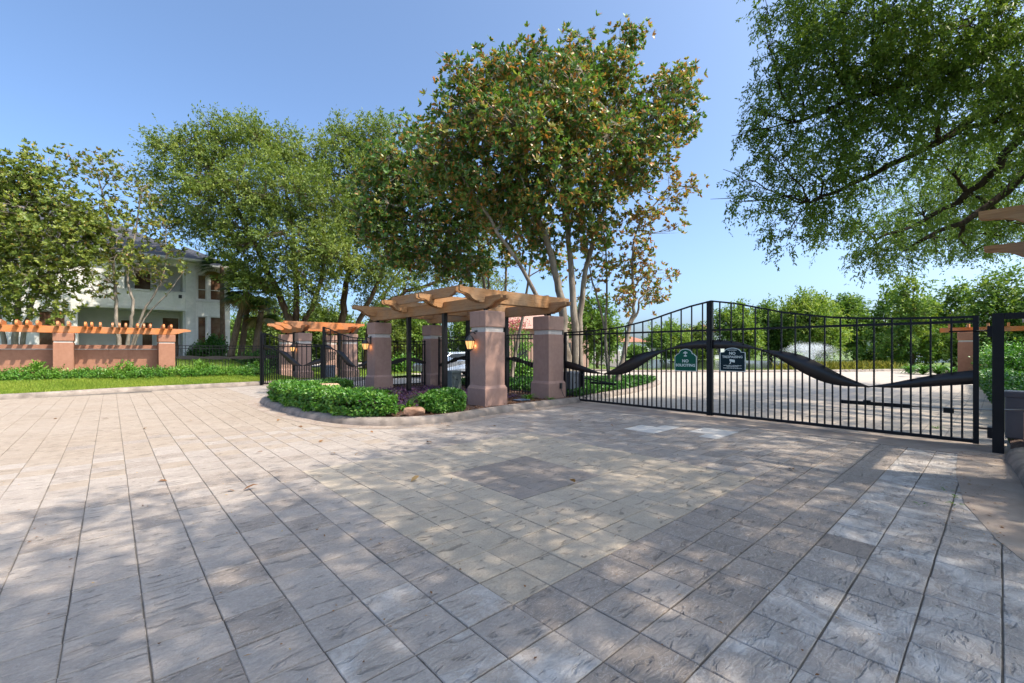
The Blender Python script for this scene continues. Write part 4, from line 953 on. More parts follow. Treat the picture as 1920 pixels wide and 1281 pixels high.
# ------------------------------------------------------------ hedges, shrubs and plants
def hedge(name, label, path, width, height, z0, n, mat, seed, leaf=(.055, .03), group=None, tint0=.5, round_=.10, cat='hedge'):
    """path: centre line; leaves fill a rounded box section"""
    rng = np.random.default_rng(seed); path = smooth_path(path, 5); seg = np.linalg.norm(np.diff(path, axis=0), axis=1); cum = np.r_[0, np.cumsum(seg)]
    root = thing(name, label, cat, (path[len(path)//2][0], path[len(path)//2][1], z0), group)
    s = rng.random(n)*cum[-1]; px2 = np.interp(s, cum, path[:, 0]); py2 = np.interp(s, cum, path[:, 1])
    dx = np.interp(s+.02, cum, path[:, 0])-np.interp(s-.02, cum, path[:, 0]); dy = np.interp(s+.02, cum, path[:, 1])-np.interp(s-.02, cum, path[:, 1])
    l = np.hypot(dx, dy)+1e-9; nx_, ny_ = dy/l, -dx/l
    th = rng.random(n)*2*math.pi; rr = 1-.35*rng.random(n)**1.6
    ex = np.sign(np.cos(th))*np.abs(np.cos(th))**.55*rr; ez = np.sign(np.sin(th))*np.abs(np.sin(th))**.55*rr
    wob = 1+.10*np.sin(s*5.1+seed)+.07*np.sin(s*11.3+th*2); endf = np.sqrt(np.clip(np.minimum(s, cum[-1]-s)/(width*.45), .12, 1))
    off = ex*width/2*wob*endf; z = z0+height/2+ez*height/2*wob*np.clip(endf, .6, 1)
    P = np.column_stack([px2+nx_*off, py2+ny_*off, np.maximum(z, z0+.01)])
    out = unit(np.column_stack([nx_*ex, ny_*ex, ez+.25])); D = unit(out*.6+rng.normal(size=(n, 3))*.75+np.array([0, 0, .15])); N = unit(out+rng.normal(size=(n, 3))*.5+np.array([0, 0, .4]))
    V, F, fk = leaves(P, D, N, leaf[0]*(.7+.6*rng.random(n)), leaf[1]*(.8+.4*rng.random(n)), True, .16, .12)
    T = np.clip(tint0+rng.normal(size=n)*.22+.10*np.sin(s*3.3+th), 0, 1)
    fast_mesh('foliage', V, F, mat, root, np.repeat(T, fk))
    st = MB()
    for k_ in range(int(cum[-1]*9)+3):
        q = rng.random()*cum[-1]; x_, y_ = np.interp(q, cum, path[:, 0])+rng.normal()*width*.13, np.interp(q, cum, path[:, 1])+rng.normal()*width*.13
        for _ in range(3): st.tube([(x_, y_, z0-.02), (x_+rng.normal()*.05, y_+rng.normal()*.05, z0+height*.4), (x_+rng.normal()*.13, y_+rng.normal()*.13, z0+height*.85)], [.009, .006, .003], 4)
    stuff(st.build('stems', M['bark_dark'], root)); return root
hedge('clipped_hedge', 'long clipped green hedge curving round the island nose', [(4.42, 8.50), (4.1, 8.80), (3.86, 9.4), (3.68, 10.3), (3.58, 11.5), (3.58, 12.8), (3.75, 14.2)], .78, .50, .12, 30000, M['leaf_hedge'], 3, (.075, .042), tint0=.55)
hedge('clipped_hedge', 'short clipped green hedge between the rust rock and the lantern pillar', [(5.0, 8.40), (5.5, 8.42), (6.12, 8.52)], .62, .46, .12, 13000, M['leaf_hedge'], 4, (.066, .038), tint0=.45)
hedge('clipped_hedge', 'low clipped hedge along the exit lane side of the island', [(4.2, 14.3), (5.2, 15.2), (6.3, 15.45)], .8, .36, .12, 9000, M['leaf_hedge'], 5, (.075, .045), tint0=.45)

def strap_plant(x, y, z, n, L, mat, seed, label, name='strap_leaf_plant', group='strap-leaved plants in the island bed', w=.035, tint0=.5, up=1.0, cat='plant'):
    rng = np.random.default_rng(seed); t = thing(name, label, cat, (x, y, z), group)
    a = rng.random(n)*6.28; el = (.55+.75*rng.random(n))*up; Ls = L*(.65+.5*rng.random(n)); V = []; F = []; T = []
    for i in range(n):
        d = np.array([math.cos(a[i]), math.sin(a[i]), 0]); s = np.array([-d[1], d[0], 0])*w*(.7+.5*rng.random())
        p = np.array([x, y, z-.01])+d*.02; ang = el[i]; k = 5; b = len(V)
        for j in range(k+1):
            ww = (1-(j/k)**1.8)*(.5+.5*min(1, j/1.5)); V.append(p-s*ww); V.append(p+s*ww)
            p = p+(d*math.cos(ang)+np.array([0, 0, 1])*math.sin(ang))*Ls[i]/k; ang -= .30+.12*rng.random()
        for j in range(k): F.append((b+2*j, b+2*j+1, b+2*j+3, b+2*j+2)); T.append(np.clip(tint0+rng.normal()*.2, 0, 1))
    fast_mesh('leaf_clump', np.array(V), np.array(F), mat, t, np.array(T)); return t
spl = [(5.05, 9.15, .50, 30, 'bright strap-leaved plant behind the rust coloured rock'), (5.9, 9.9, .55, 34, 'strap-leaved plant in front of the first black pergola post'), (6.3, 10.6, .50, 28, 'strap-leaved plant against the black pergola post'),
       (6.2, 12.4, .52, 28, 'strap-leaved plant between the second post and the far island pillar'), (5.9, 13.2, .55, 30, 'strap-leaved plant at the foot of the far island pillar'), (5.4, 13.6, .46, 24, 'small strap-leaved plant left of the far island pillar'), (8.7, 8.9, .36, 24, 'strap-leaved plant between the two front island pillars'), (9.0, 8.35, .2, 16, 'tiny green plant in the mulch beside the gate-side pillar')]
for i_, (x, y, L, n_, lb) in enumerate(spl): strap_plant(x, y, .125, n_+10, L, M['leaf_strap'], 20+i_, lb, w=.03)
def rock(x, y, z, r, seed, mat, label):
    bm = bmesh.new(); bmesh.ops.create_icosphere(bm, subdivisions=3, radius=1.0); rng = np.random.default_rng(seed)
    pl = [(unit(rng.normal(size=(1, 3)))[0], .62+.3*rng.random()) for _ in range(11)]+[(np.array([0, 0, 1.]), .62)]
    for v in bm.verts:
        p = np.array(v.co)
        for nrm_, d in pl:
            e = p@nrm_-d
            if e > 0: p = p-nrm_*e*.92
        v.co = Vector((x+p[0]*r[0], y+p[1]*r[1], z+r[2]*.45+p[2]*r[2]))
    me = bpy.data.meshes.new('garden_rock'); bm.to_mesh(me); bm.free(); o = link('garden_rock', me, mat); return tag(o, label, 'rock', 'rocks in the island bed')
rock(4.72, 8.30, .11, (.26, .22, .17), 5, M['rust_rock'], 'flat-topped rust coloured rock between the two hedges by the kerb')
rock(4.35, 12.2, .34, (.34, .28, .24), 8, M['tan_rock'], 'tan boulder behind the long curving hedge')
rng = np.random.default_rng(5); pp = in_poly([(5.0, 9.3), (6.9, 9.1), (8.9, 9.4), (8.9, 14.2), (6.3, 14.4), (4.9, 13.4), (4.6, 10.6)])(6500); k = len(pp)
P3 = np.column_stack([pp, .13+.09*rng.random(k)]); V, F, fk = leaves(P3, rng.normal(size=(k, 3))*np.array([1, 1, .4]), np.array([0, 0, 1.])+rng.normal(size=(k, 3))*.4, .08, .035, True, .2, .1)
stuff(fast_mesh('purple_ground_cover', V, F, M['leaf_purple'], None, np.repeat(np.clip(.5+rng.normal(size=k)*.25, 0, 1), fk)), 'low purple ground cover under the island pergola', 'ground cover')

# left shrub bed: one shrub after another
def shrub(name, x, y, z, r, h, n, mat, seed, label, leaf, group, tint0=.5, cat='shrub', upw=.3):
    rng = np.random.default_rng(seed); t = thing(name, label, cat, (x, y, z), group)
    nc = max(8, n//26); d = unit(rng.normal(size=(nc, 3))); d[:, 2] = np.abs(d[:, 2]); C = np.array([x, y, z+h*.12])+d*np.array([r, r, h*.85])*(rng.random(nc)**.4)[:, None]
    cl = rng.integers(0, nc, n); P = C[cl]+rng.normal(size=(n, 3))*r*.16; P[:, 2] = np.maximum(P[:, 2], z+.01)
    out = d[cl]; D = unit(out*.7+rng.normal(size=(n, 3))*.6+np.array([0, 0, upw])); N = unit(out*.3+rng.normal(size=(n, 3))*.4+np.array([0, 0, 1.]))
    V, F, fk = leaves(P, D, N, leaf[0]*(.6+.7*rng.random(n)), leaf[1]*(.8+.4*rng.random(n)), True, .15, .18)
    fast_mesh('foliage', V, F, mat, t, np.repeat(np.clip(tint0+rng.normal(size=nc)[cl]*.12+rng.normal(size=n)*.18, 0, 1), fk))
    m = MB()
    for c in C[:40]: m.tube([(x+rng.normal()*.05, y+rng.normal()*.05, z-.03), ((x+c[0])/2, (y+c[1])/2, z+(c[2]-z)*.65), tuple(c)], [.010, .007, .004], 4)
    stuff(m.build('stems', M['bark_dark'], t)); return t
SB = 'shrubs along the left verge'; pos_s = []
xs_ = np.arange(-3.6, 5.6, .62)
for i_, x in enumerate(xs_):
    for row in (0, 1):
        y = 23.35+row*.62+.12*math.sin(i_*1.7+row); xx = x+row*.31; z = float(lawn_z(np.array(xx), np.array(y)))
        up = i_ % 4 == 2 and row == 1
        wh = 'below the wall panel before the middle pillar' if xx < -1.8 else 'by the middle wall pillar' if xx < -.9 else 'below the wall panel between the pillars' if xx < 1.4 else 'by the end wall pillar' if xx < 2.3 else 'in front of the black fence'
        lb = ('taller bright fern-like shrub ' if up else 'low leafy shrub ')+('in the front row ' if row == 0 else 'in the back row ')+wh
        shrub('leafy_shrub', xx, y, z, .46, .60 if up else .30+.08*row, 900, M['leaf_strap'] if (up or i_ % 3 == 0) else M['leaf_hedge'], 100+i_*2+row, lb, (.13, .04) if up else (.085, .036), SB, .62 if up else .55)
for i_, (px2, py2, dd, r, h, lb) in enumerate([(400, 664, 28.5, .9, 1.5, 'dark green shrub below the boarded ground-floor window'), (380, 668, 29.0, .7, 1.0, 'smaller dark shrub beside the porch pier'), (480, 664, 27.5, 1.0, 1.2, 'dark shrub at the foot of the leaning palms'), (520, 662, 29, 1.1, 1.4, 'dark spreading shrub behind the exit gate post')]):
    p = at(px2, py2, dd); z = float(lawn_z(np.array(p[0]), np.array(p[1]))); shrub('dark_shrub', p[0], p[1], z-.05, r, h, 2600, M['leaf_hedge'], 300+i_, lb, (.16, .075), 'dark shrubs by the house', .22)
# mulch patch under left shrubs
struct(MB().add([(-9, 23.05, .40), (5.0, 23.2, .385), (5.0, 24.6, .43), (-9, 24.6, .44)], [(0, 1, 2, 3)]).build('planting_bed', M['mulch']))
# right corner ferns
for i_, (x, y) in enumerate([(9.25, -.48), (8.85, -.55), (9.1, -.8), (8.5, -.62)]):
    strap_plant(x, y, .12, 46, .42, M['leaf_strap'], 60+i_, 'arching green fern-like plant behind the right kerb', 'fern', 'ferns behind the right kerb', .022, .45, .9)
hedge('clipped_hedge', 'dark clipped hedge beyond the right gate post', [(11.8, -.85), (16.0, -.50), (22.0, -.2), (28.0, .15)], 1.0, .66, 0.0, 22000, M['leaf_hedge'], 9, (.10, .055), tint0=.2)

# ------------------------------------------------------------ median beyond the gate
med = smooth_path([(10.35, 8.10), (12.2, 8.45), (14.1, 8.75), (16.8, 9.6), (18.6, 10.4), (19.25, 11.1), (18.8, 12.2), (16.0, 13.5), (12.0, 15.5), (10.35, 16.3)], 5)[::-1]
kerb(med[::-1], [(-o_, z_) for o_, z_ in KP][::-1])
mi_ = inset(med, .25); struct(MB().add([(p[0], p[1], .11) for p in mi_], [tuple(range(len(mi_)))]).build('planting_bed', M['mulch']))
rng = np.random.default_rng(6); pp = in_poly(mi_)(52000); k = len(pp)
P3 = np.column_stack([pp, .11+.20*rng.random(k)**.7]); V, F, fk = leaves(P3, rng.normal(size=(k, 3))*np.array([1, 1, .6]), np.array([0, 0, 1.])+rng.normal(size=(k, 3))*.5, .11, .055, False, .2, .1)
stuff(fast_mesh('ground_cover', V, F, M['leaf_hedge'], None, np.repeat(np.clip(.25+rng.normal(size=k)*.2, 0, 1), fk)), 'dark green ground cover on the median behind the entry gate', 'ground cover')

# ------------------------------------------------------------ trees
def stem(*pts): return list(pts)
b = at(1068, 720, 15.6); bx, by = b[0], b[1]
def S(px, py, d): return at(px, py, d)
# the big magnolia by the gate
lob = [LB(*a) for a in [(1000, 122, 15, 54), (925, 138, 14.2, 46), (1085, 118, 15.6, 60), (1185, 72, 16.4, 32), (1145, 140, 15.8, 50), (868, 160, 13.8, 40), (880, 240, 14, 80), (1250, 195, 16.4, 62), (1275, 150, 16.8, 28), (1215, 260, 16, 66),
        (1040, 190, 14.2, 95), (970, 250, 13.4, 90), (820, 300, 13.8, 66), (1110, 270, 14.6, 88), (1020, 330, 14, 90), (900, 350, 14.2, 72), (1180, 320, 15.8, 58), (1090, 375, 15.4, 70), (960, 410, 14.8, 58), (1030, 190, 17.5, 74), (1130, 210, 17.5, 80), (930, 210, 16.5, 80), (845, 120, 13.9, 18, .7), (1285, 235, 16.6, 30, .8), (1020, 455, 15.6, 46, .7), (1110, 450, 16, 44, .7)]]
stems = [([S(1066, 722, 15.6), S(1060, 640, 15.6), S(1052, 560, 15.4), S(1030, 470, 15.2), S(990, 350, 14.9), S(960, 210, 14.7)], .21, .05),
         ([S(1076, 722, 15.9), S(1078, 620, 15.8), S(1072, 520, 15.8), S(1065, 400, 15.7), S(1060, 250, 15.6), S(1080, 110, 15.6)], .17, .04),
         ([S(1086, 722, 16.2), S(1088, 600, 16.2), S(1110, 460, 16.2), S(1160, 330, 16.2), S(1230, 210, 16.4)], .14, .04),
         ([S(1056, 724, 15.3), S(1040, 640, 14.9), S(1000, 540, 14.4), S(930, 430, 14.0), S(860, 320, 13.8)], .12, .03)]
make_tree('magnolia_tree', 'tall spreading magnolia with rust-backed leaves beside the entry gate', 'tree', (bx, by, .1), stems, lob, M['bark_pale'], M['leaf_mag'], 31, per=120, nleaf=18, clump=.16, L=.17, Wd=.072, style='rosette', full=True, tint=(.27, .17), rust=.24, twig=.012)
# magnolias behind the pergola
lob = [LB(*a) for a in [(760, 330, 19, 62), (725, 400, 19, 50), (800, 400, 19.5, 70), (870, 430, 20, 60), (720, 300, 18.6, 36), (780, 260, 19, 40), (840, 330, 20, 66), (700, 440, 19, 36), (900, 380, 20.5, 60), (770, 470, 19.5, 46), (740, 485, 19, 34), (820, 490, 20, 46), (885, 495, 20.5, 40), (690, 345, 18.8, 34), (690, 400, 18.8, 30)]]
stems = [([S(905, 716, 21), S(900, 620, 21), S(880, 520, 20.6), S(840, 430, 20), S(790, 330, 19.4)], .16, .04), ([S(912, 716, 21.2), S(915, 600, 21.2), S(900, 480, 21), S(880, 380, 20.6)], .13, .03)]
make_tree('magnolia_tree', 'dark magnolia with orange leaf backs leaning out left above the island pergola', 'tree', (*S(907, 716, 21.1)[:2], .1), stems, lob, M['bark_pale'], M['leaf_mag'], 32, per=84, nleaf=18, clump=.2, L=.19, Wd=.08, style='rosette', full=True, tint=(.24, .13), rust=.16, twig=.012)
lob = [LB(*a) for a in [(960, 470, 22, 48, .7), (1000, 420, 22, 46, .7), (930, 420, 22, 50, .7), (980, 380, 22, 50), (1040, 500, 22, 36, .6), (900, 500, 21.5, 40, .6)]]
stems = [([S(948, 716, 22), S(945, 600, 22), S(950, 500, 22), S(965, 380, 22)], .12, .03), ([S(958, 716, 22.2), S(975, 620, 22.2), S(992, 520, 22), S(1000, 420, 22)], .11, .03), ([S(940, 716, 21.8), S(925, 610, 21.8), S(915, 510, 21.8), S(925, 420, 22)], .10, .03)]
make_tree('magnolia_tree', 'slender many-stemmed magnolia standing behind the island pergola roof', 'tree', (*S(948, 716, 22)[:2], .1), stems, lob, M['bark_pale'], M['leaf_mag'], 33, per=60, nleaf=18, clump=.22, L=.20, Wd=.085, style='rosette', full=True, tint=(.28, .12), rust=.30, twig=.014)
# two airy magnolias right of the big one
lob = [LB(*a) for a in [(1130, 360, 18, 46, .7), (1165, 420, 18, 44, .7), (1110, 440, 18, 40, .7), (1140, 490, 18, 40, .7), (1110, 530, 18, 34, .6), (1165, 340, 18, 38, .7)]]
stems = [([S(1143, 716, 18.5), S(1136, 650, 18.4), S(1136, 590, 18.2), S(1138, 500, 18), S(1130, 400, 18)], .085, .02), ([S(1134, 620, 18.3), S(1120, 560, 18.2), S(1105, 500, 18), S(1110, 440, 18)], .05, .015)]
make_tree('magnolia_tree', 'slim straight-stemmed magnolia with thin olive leaves behind the entry gate', 'tree', (*S(1143, 716, 18.5)[:2], .1), stems, lob, M['bark_pale'], M['leaf_mag'], 34, per=60, nleaf=18, clump=.16, L=.16, Wd=.075, style='rosette', full=True, tint=(.42, .10), rust=.42, twig=.012)
lob = [LB(*a) for a in [(1200, 520, 17.4, 42), (1175, 560, 17.2, 32, .8), (1225, 555, 17.6, 28, .8), (1250, 520, 17.6, 20, .8), (1195, 470, 17.4, 34, .8), (1225, 400, 17.4, 26, .8), (1270, 375, 17.6, 28, .8), (1300, 350, 17.6, 20, .9), (1255, 330, 17.6, 24, .8), (1200, 410, 17.4, 28, .7), (1268, 430, 17.6, 18, .8), (1190, 350, 17.4, 30, .8)]]
stems = [([S(1158, 720, 17.2), S(1168, 670, 17.2), S(1178, 620, 17.3), S(1190, 570, 17.4), S(1185, 490, 17.4), S(1200, 420, 17.4), S(1255, 350, 17.5)], .12, .02), ([S(1178, 615, 17.3), S(1195, 585, 17.4), S(1200, 560, 17.5), S(1225, 540, 17.6)], .06, .02)]
make_tree('magnolia_tree', 'leaning pale-trunked magnolia with bronze leaves behind the green sign gate leaf', 'tree', (*S(1158, 720, 17.2)[:2], .1), stems, lob, M['bark_pale'], M['leaf_mag'], 35, per=80, nleaf=18, clump=.15, L=.15, Wd=.068, style='rosette', full=True, tint=(.42, .10), rust=.5, twig=.011)
# live oaks in the middle
lob = [LB(*a) for a in [(330, 285, 26, 48), (390, 300, 26, 62), (300, 270, 26.5, 26, .7), (450, 270, 27, 58), (510, 285, 27, 56), (560, 300, 27, 62), (420, 370, 25, 78), (500, 370, 25, 80), (580, 380, 25.5, 78), (350, 365, 25.5, 52), (330, 420, 26, 42, .8), (408, 432, 25.5, 50), (470, 450, 25, 66), (550, 460, 25, 76), (452, 515, 25.5, 30), (490, 530, 25.5, 46), (570, 530, 25.5, 50), (620, 470, 26, 60), (400, 245, 26.5, 34, .7), (480, 245, 27, 30, .7), (290, 330, 26, 30, .7)]]
stems = [([S(548, 690, 27), S(545, 640, 27), S(535, 580, 26.5), S(500, 500, 26), S(450, 400, 25.6), S(400, 310, 25.8)], .34, .07), ([S(552, 690, 27.2), S(553, 620, 27.2), S(556, 540, 27), S(550, 440, 26.5), S(530, 320, 26.6)], .30, .06), ([S(556, 690, 27.4), S(565, 620, 27.3), S(590, 560, 27), S(610, 480, 26.5), S(600, 400, 26)], .26, .05)]
make_tree('live_oak', 'large rounded live oak with three dark trunks between the house and pergolas', 'tree', (*S(550, 690, 27.2)[:2], .2), stems, lob, M['bark_oak'], M['leaf_oak'], 41, per=24, nleaf=64, clump=.34, L=.17, Wd=.075, tint=(.5, .2), twig=.018)
lob = [LB(*a) for a in [(640, 280, 29, 50), (690, 260, 30, 46), (730, 250, 31, 30, .7), (660, 340, 29, 70), (720, 330, 29.5, 60), (650, 410, 28.5, 66), (700, 430, 29, 60), (640, 500, 28.5, 50), (720, 500, 29, 46), (690, 560, 30, 34, .6), (640, 240, 29.5, 26, .7)]]
stems = [([S(640, 690, 30), S(641, 620, 30), S(648, 540, 29.8), S(655, 440, 29.4), S(670, 320, 29.4)], .36, .08), ([S(655, 640, 30), S(690, 570, 29.6), S(720, 500, 29.4), S(735, 420, 29.5)], .22, .05)]
make_tree('live_oak', 'grey-green live oak with a leaning trunk behind the exit gate', 'tree', (*S(640, 690, 30)[:2], .1), stems, lob, M['bark_oak'], M['leaf_oak'], 42, per=24, nleaf=62, clump=.33, L=.17, Wd=.08, tint=(.45, .2), twig=.02)
lob = [LB(*a) for a in [(760, 520, 33, 44, .6), (820, 500, 34, 44, .7), (870, 520, 35, 40, .6), (800, 560, 34, 34, .5), (740, 570, 33, 30, .5), (900, 470, 35, 44, .7), (840, 450, 35, 50), (770, 450, 34, 50), (930, 530, 36, 36, .6), (700, 520, 33, 40)]]
stems = [([S(690, 690, 33), S(692, 620, 33), S(720, 570, 33), S(780, 540, 33.5), S(860, 520, 34.5)], .36, .08), ([S(695, 690, 33.2), S(705, 610, 33.2), S(730, 540, 33.4), S(780, 470, 34)], .26, .06), ([S(720, 600, 33), S(770, 585, 33.5), S(840, 570, 34.5), S(900, 550, 35)], .16, .05)]
make_tree('live_oak', 'live oak with long arching limbs above the exit lane', 'tree', (*S(690, 690, 33)[:2], 0), stems, lob, M['bark_oak'], M['leaf_oak'], 43, per=20, nleaf=50, clump=.40, L=.19, Wd=.09, tint=(.5, .2), twig=.02)
# magnolias behind the left wall
lob = [LB(*a) for a in [(20, 340, 21, 52), (80, 350, 21.5, 50), (140, 400, 21.5, 56), (40, 420, 20.8, 66), (110, 460, 20.8, 62), (172, 425, 21.5, 36), (20, 500, 20.6, 60), (80, 530, 20.8, 50), (150, 505, 21, 28, .7), (-40, 420, 20.6, 80), (-50, 330, 21, 60), (30, 575, 20.8, 34, .8), (110, 580, 21, 24, .7), (60, 300, 21.8, 30, .8), (-50, 530, 20.6, 60)]]
stems = [([S(28, 690, 21.4), S(30, 620, 21.3), S(35, 560, 21.2), S(50, 460, 21.2), S(60, 360, 21.4)], .15, .04), ([S(40, 690, 21.6), S(48, 610, 21.5), S(75, 540, 21.4), S(120, 470, 21.4), S(150, 410, 21.5)], .12, .03), ([S(15, 690, 21.5), S(0, 600, 21.3), S(-20, 500, 21), S(-40, 400, 21)], .12, .03)]
make_tree('magnolia_tree', 'dense yellow-green magnolia in front of the house, behind the terracotta wall', 'tree', (*S(28, 690, 21.5)[:2], .35), stems, lob, M['bark_pale'], M['leaf_mag2'], 51, per=62, nleaf=27, clump=.24, L=.17, Wd=.08, style='rosette', full=True, tint=(.5, .16), rust=0.06, twig=.013)
lob = [LB(*a) for a in [(175, 310, 23, 36, .8), (220, 330, 23, 44, .8), (270, 360, 23, 40, .8), (200, 380, 23, 44, .8), (250, 420, 23, 48, .8), (300, 420, 23.3, 36, .7), (310, 470, 23.3, 36, .7), (220, 470, 22.6, 52), (260, 500, 22.6, 40, .8), (180, 545, 22.4, 26, .7), (200, 520, 22.4, 36, .8), (300, 525, 23, 26, .6), (140, 300, 23, 26, .7), (330, 500, 23.4, 20, .6), (120, 330, 23, 30, .6)]]
stems = [([S(226, 690, 22.8), S(222, 640, 22.8), S(218, 590, 22.8), S(215, 520, 22.9), S(205, 420, 23), S(180, 320, 23)], .13, .03), ([S(232, 690, 22.9), S(245, 610, 22.8), S(250, 570, 22.8), S(240, 520, 22.8), S(255, 430, 23), S(265, 350, 23)], .10, .025), ([S(236, 690, 23), S(262, 600, 23), S(290, 550, 23.1), S(310, 500, 23.2), S(310, 420, 23.3)], .085, .02), ([S(238, 690, 23), S(270, 600, 23), S(310, 555, 23.2), S(345, 510, 23.4)], .06, .015)]
make_tree('magnolia_tree', 'open many-stemmed magnolia with bare branches in front of the white house', 'tree', (*S(230, 690, 22.9)[:2], .38), stems, lob, M['bark_pale'], M['leaf_mag2'], 52, per=36, nleaf=18, clump=.2, L=.17, Wd=.075, style='rosette', full=True, tint=(.48, .16), rust=0.22, twig=.014)

# overhanging oak, right of the gate
lob = [LB(*a) for a in [(1500, 40, 11, 70), (1480, 130, 11, 66), (1455, 220, 11, 54), (1440, 290, 11, 46, .8), (1440, 370, 11.3, 44, .8), (1480, 430, 11.8, 46, .8), (1395, 250, 11, 18, .5), (1390, 330, 11.2, 20, .5), (1370, 375, 11.3, 14, .5), (1445, 30, 10.8, 34, .7), (1560, 110, 10.5, 86), (1570, 230, 10.8, 90), (1540, 340, 11.4, 72), (1570, 410, 12.2, 56, .8),
        (1640, 60, 10, 110), (1660, 190, 10.4, 100), (1640, 310, 11.4, 70, .5), (1760, 60, 9.6, 120), (1780, 190, 10.2, 100, .55), (1880, 90, 9.6, 120), (1890, 230, 10.6, 80, .6), (1640, 440, 13, 52, .8), (1640, 490, 13.2, 34, .8), (1700, 470, 13.6, 42, .8), (1720, 400, 13.6, 50, .55), (1770, 450, 14.4, 42, .7), (1830, 460, 15, 36, .7), (1880, 440, 15.5, 46, .6), (1800, 370, 14.5, 60, .55), (1870, 340, 15, 60, .55), (1760, 300, 13, 70, .5), (1950, 400, 15, 60, .6), (1960, 150, 10, 110)]]
# crown beyond the picture edge
lob += [(np.array(c), np.array(r), w) for c, r, w in [((9.9, 2.4, 11.0), (2.6, 2.2, 1.1), .55), ((12.6, 2.4, 11.3), (2.4, 2.2, 1.2), .55), ((11, -.6, 11), (2.6, 2.4, 1.3), .5), ((19.5, -1.5, 8.3), (3.4, 3.4, 2.2), .4), ((23, 1.2, 7.6), (3.4, 3.0, 2.0), .4), ((13, -4, 10), (4, 4, 2.4), .5), ((17, -8, 9.5), (4, 4, 2.4), .5), ((9.8, -1.0, 9.8), (3.2, 3.2, 1.8), .55), ((22, -5, 8.5), (4, 4, 2.4), .5), ((26.5, .5, 7.2), (3, 3, 1.8), .5)]]
T0 = np.array([17.5, -5.5, 0.0])
stems = [([T0, T0+np.array([-.3, .3, 2.0]), T0+np.array([-1.2, 1.2, 3.8]), S(1990, 300, 12.6), S(1850, 390, 13.4), S(1720, 455, 13.4)], .34, .05), ([T0+np.array([-.3, .3, 2.0]), T0+np.array([-1.0, .8, 4.6]), S(1960, 250, 11.8), S(1860, 330, 12.6), S(1760, 400, 13.2), S(1640, 450, 12.8)], .22, .035),
         ([T0+np.array([-.3, .3, 2.2]), T0+np.array([-2.0, 1.0, 5.2]), S(1950, 160, 11), S(1800, 240, 11), S(1650, 320, 11.2), S(1520, 380, 11.5)], .22, .035), ([T0+np.array([-.2, .2, 2.2]), T0+np.array([-2.5, .5, 5.6]), S(1960, 60, 10.5), S(1800, 120, 10.2), S(1620, 180, 10.5), S(1490, 230, 11)], .22, .035),
         ([T0+np.array([0, 0, 2.2]), T0+np.array([1.2, 1.4, 5.0]), (21, -1, 7.4), (24, 1.0, 7.6)], .30, .06), ([T0+np.array([0, 0, 2.2]), T0+np.array([-1.5, -.6, 6.0]), (13, -4, 9.4), (10.5, -1.2, 10.6)], .3, .06)]
make_tree('live_oak', 'overhanging live oak with dark limbs reaching in above the right gate post', 'tree', tuple(T0), stems, lob, M['bark_dark'], M['leaf_oakR'], 61, per=62, nleaf=78, clump=.20, L=.098, Wd=.038, tint=(.42, .22), twig=.009, droop=.35)
# the oak that shades the forecourt
lob = [(np.array(c), np.array(r), w) for c, r, w in [((4.8, -4.6, 9.2), (3.0, 2.8, 1.5), .75), ((2.0, -5.2, 9.0), (2.8, 2.6, 1.5), .75), ((7.6, -4.0, 9.3), (2.6, 2.4, 1.5), .7), ((3.6, -2.2, 8.9), (2.3, 2.0, 1.2), .6), ((6.2, -1.6, 9.0), (2.2, 2.0, 1.2), .65), ((8.9, -1.2, 9.3), (2.2, 2.0, 1.2), .65), ((0.2, -4.2, 8.7), (2.4, 2.2, 1.3), .7), ((4.5, -7.5, 9.5), (3.0, 3.0, 1.8), .7), ((8.2, -7, 9.5), (3.0, 3.0, 1.8), .7), ((-2.2, -6, 8.6), (2.6, 2.6, 1.4), .7), ((.5, -8.5, 9.2), (3.0, 3.0, 1.8), .7), ((2.0, -1.2, 8.4), (1.4, 1.3, .9), .5)]]
B0 = np.array([3.6, -8.8, .1])
stems = [([B0, B0+np.array([0, .2, 2.2]), B0+np.array([.4, 1.2, 4.6]), (3.6, -4, 7.6), (3.2, -2.0, 8.8)], .42, .08), ([B0+np.array([0, .2, 2.2]), B0+np.array([1.6, 1.6, 5]), (6.2, -3, 8.2), (6.4, .2, 8.7)], .28, .06), ([B0+np.array([0, .2, 2.2]), B0+np.array([-1.6, 1.2, 5]), (.6, -3.8, 8), (.4, -1.2, 8.6)], .28, .06)]
make_tree('live_oak', 'live oak beside the forecourt that dapples the paving with shade', 'tree', tuple(B0), stems, lob, M['bark_dark'], M['leaf_oakR'], 62, per=52, nleaf=54, clump=.26, L=.12, Wd=.05, tint=(.42, .22), twig=.012)

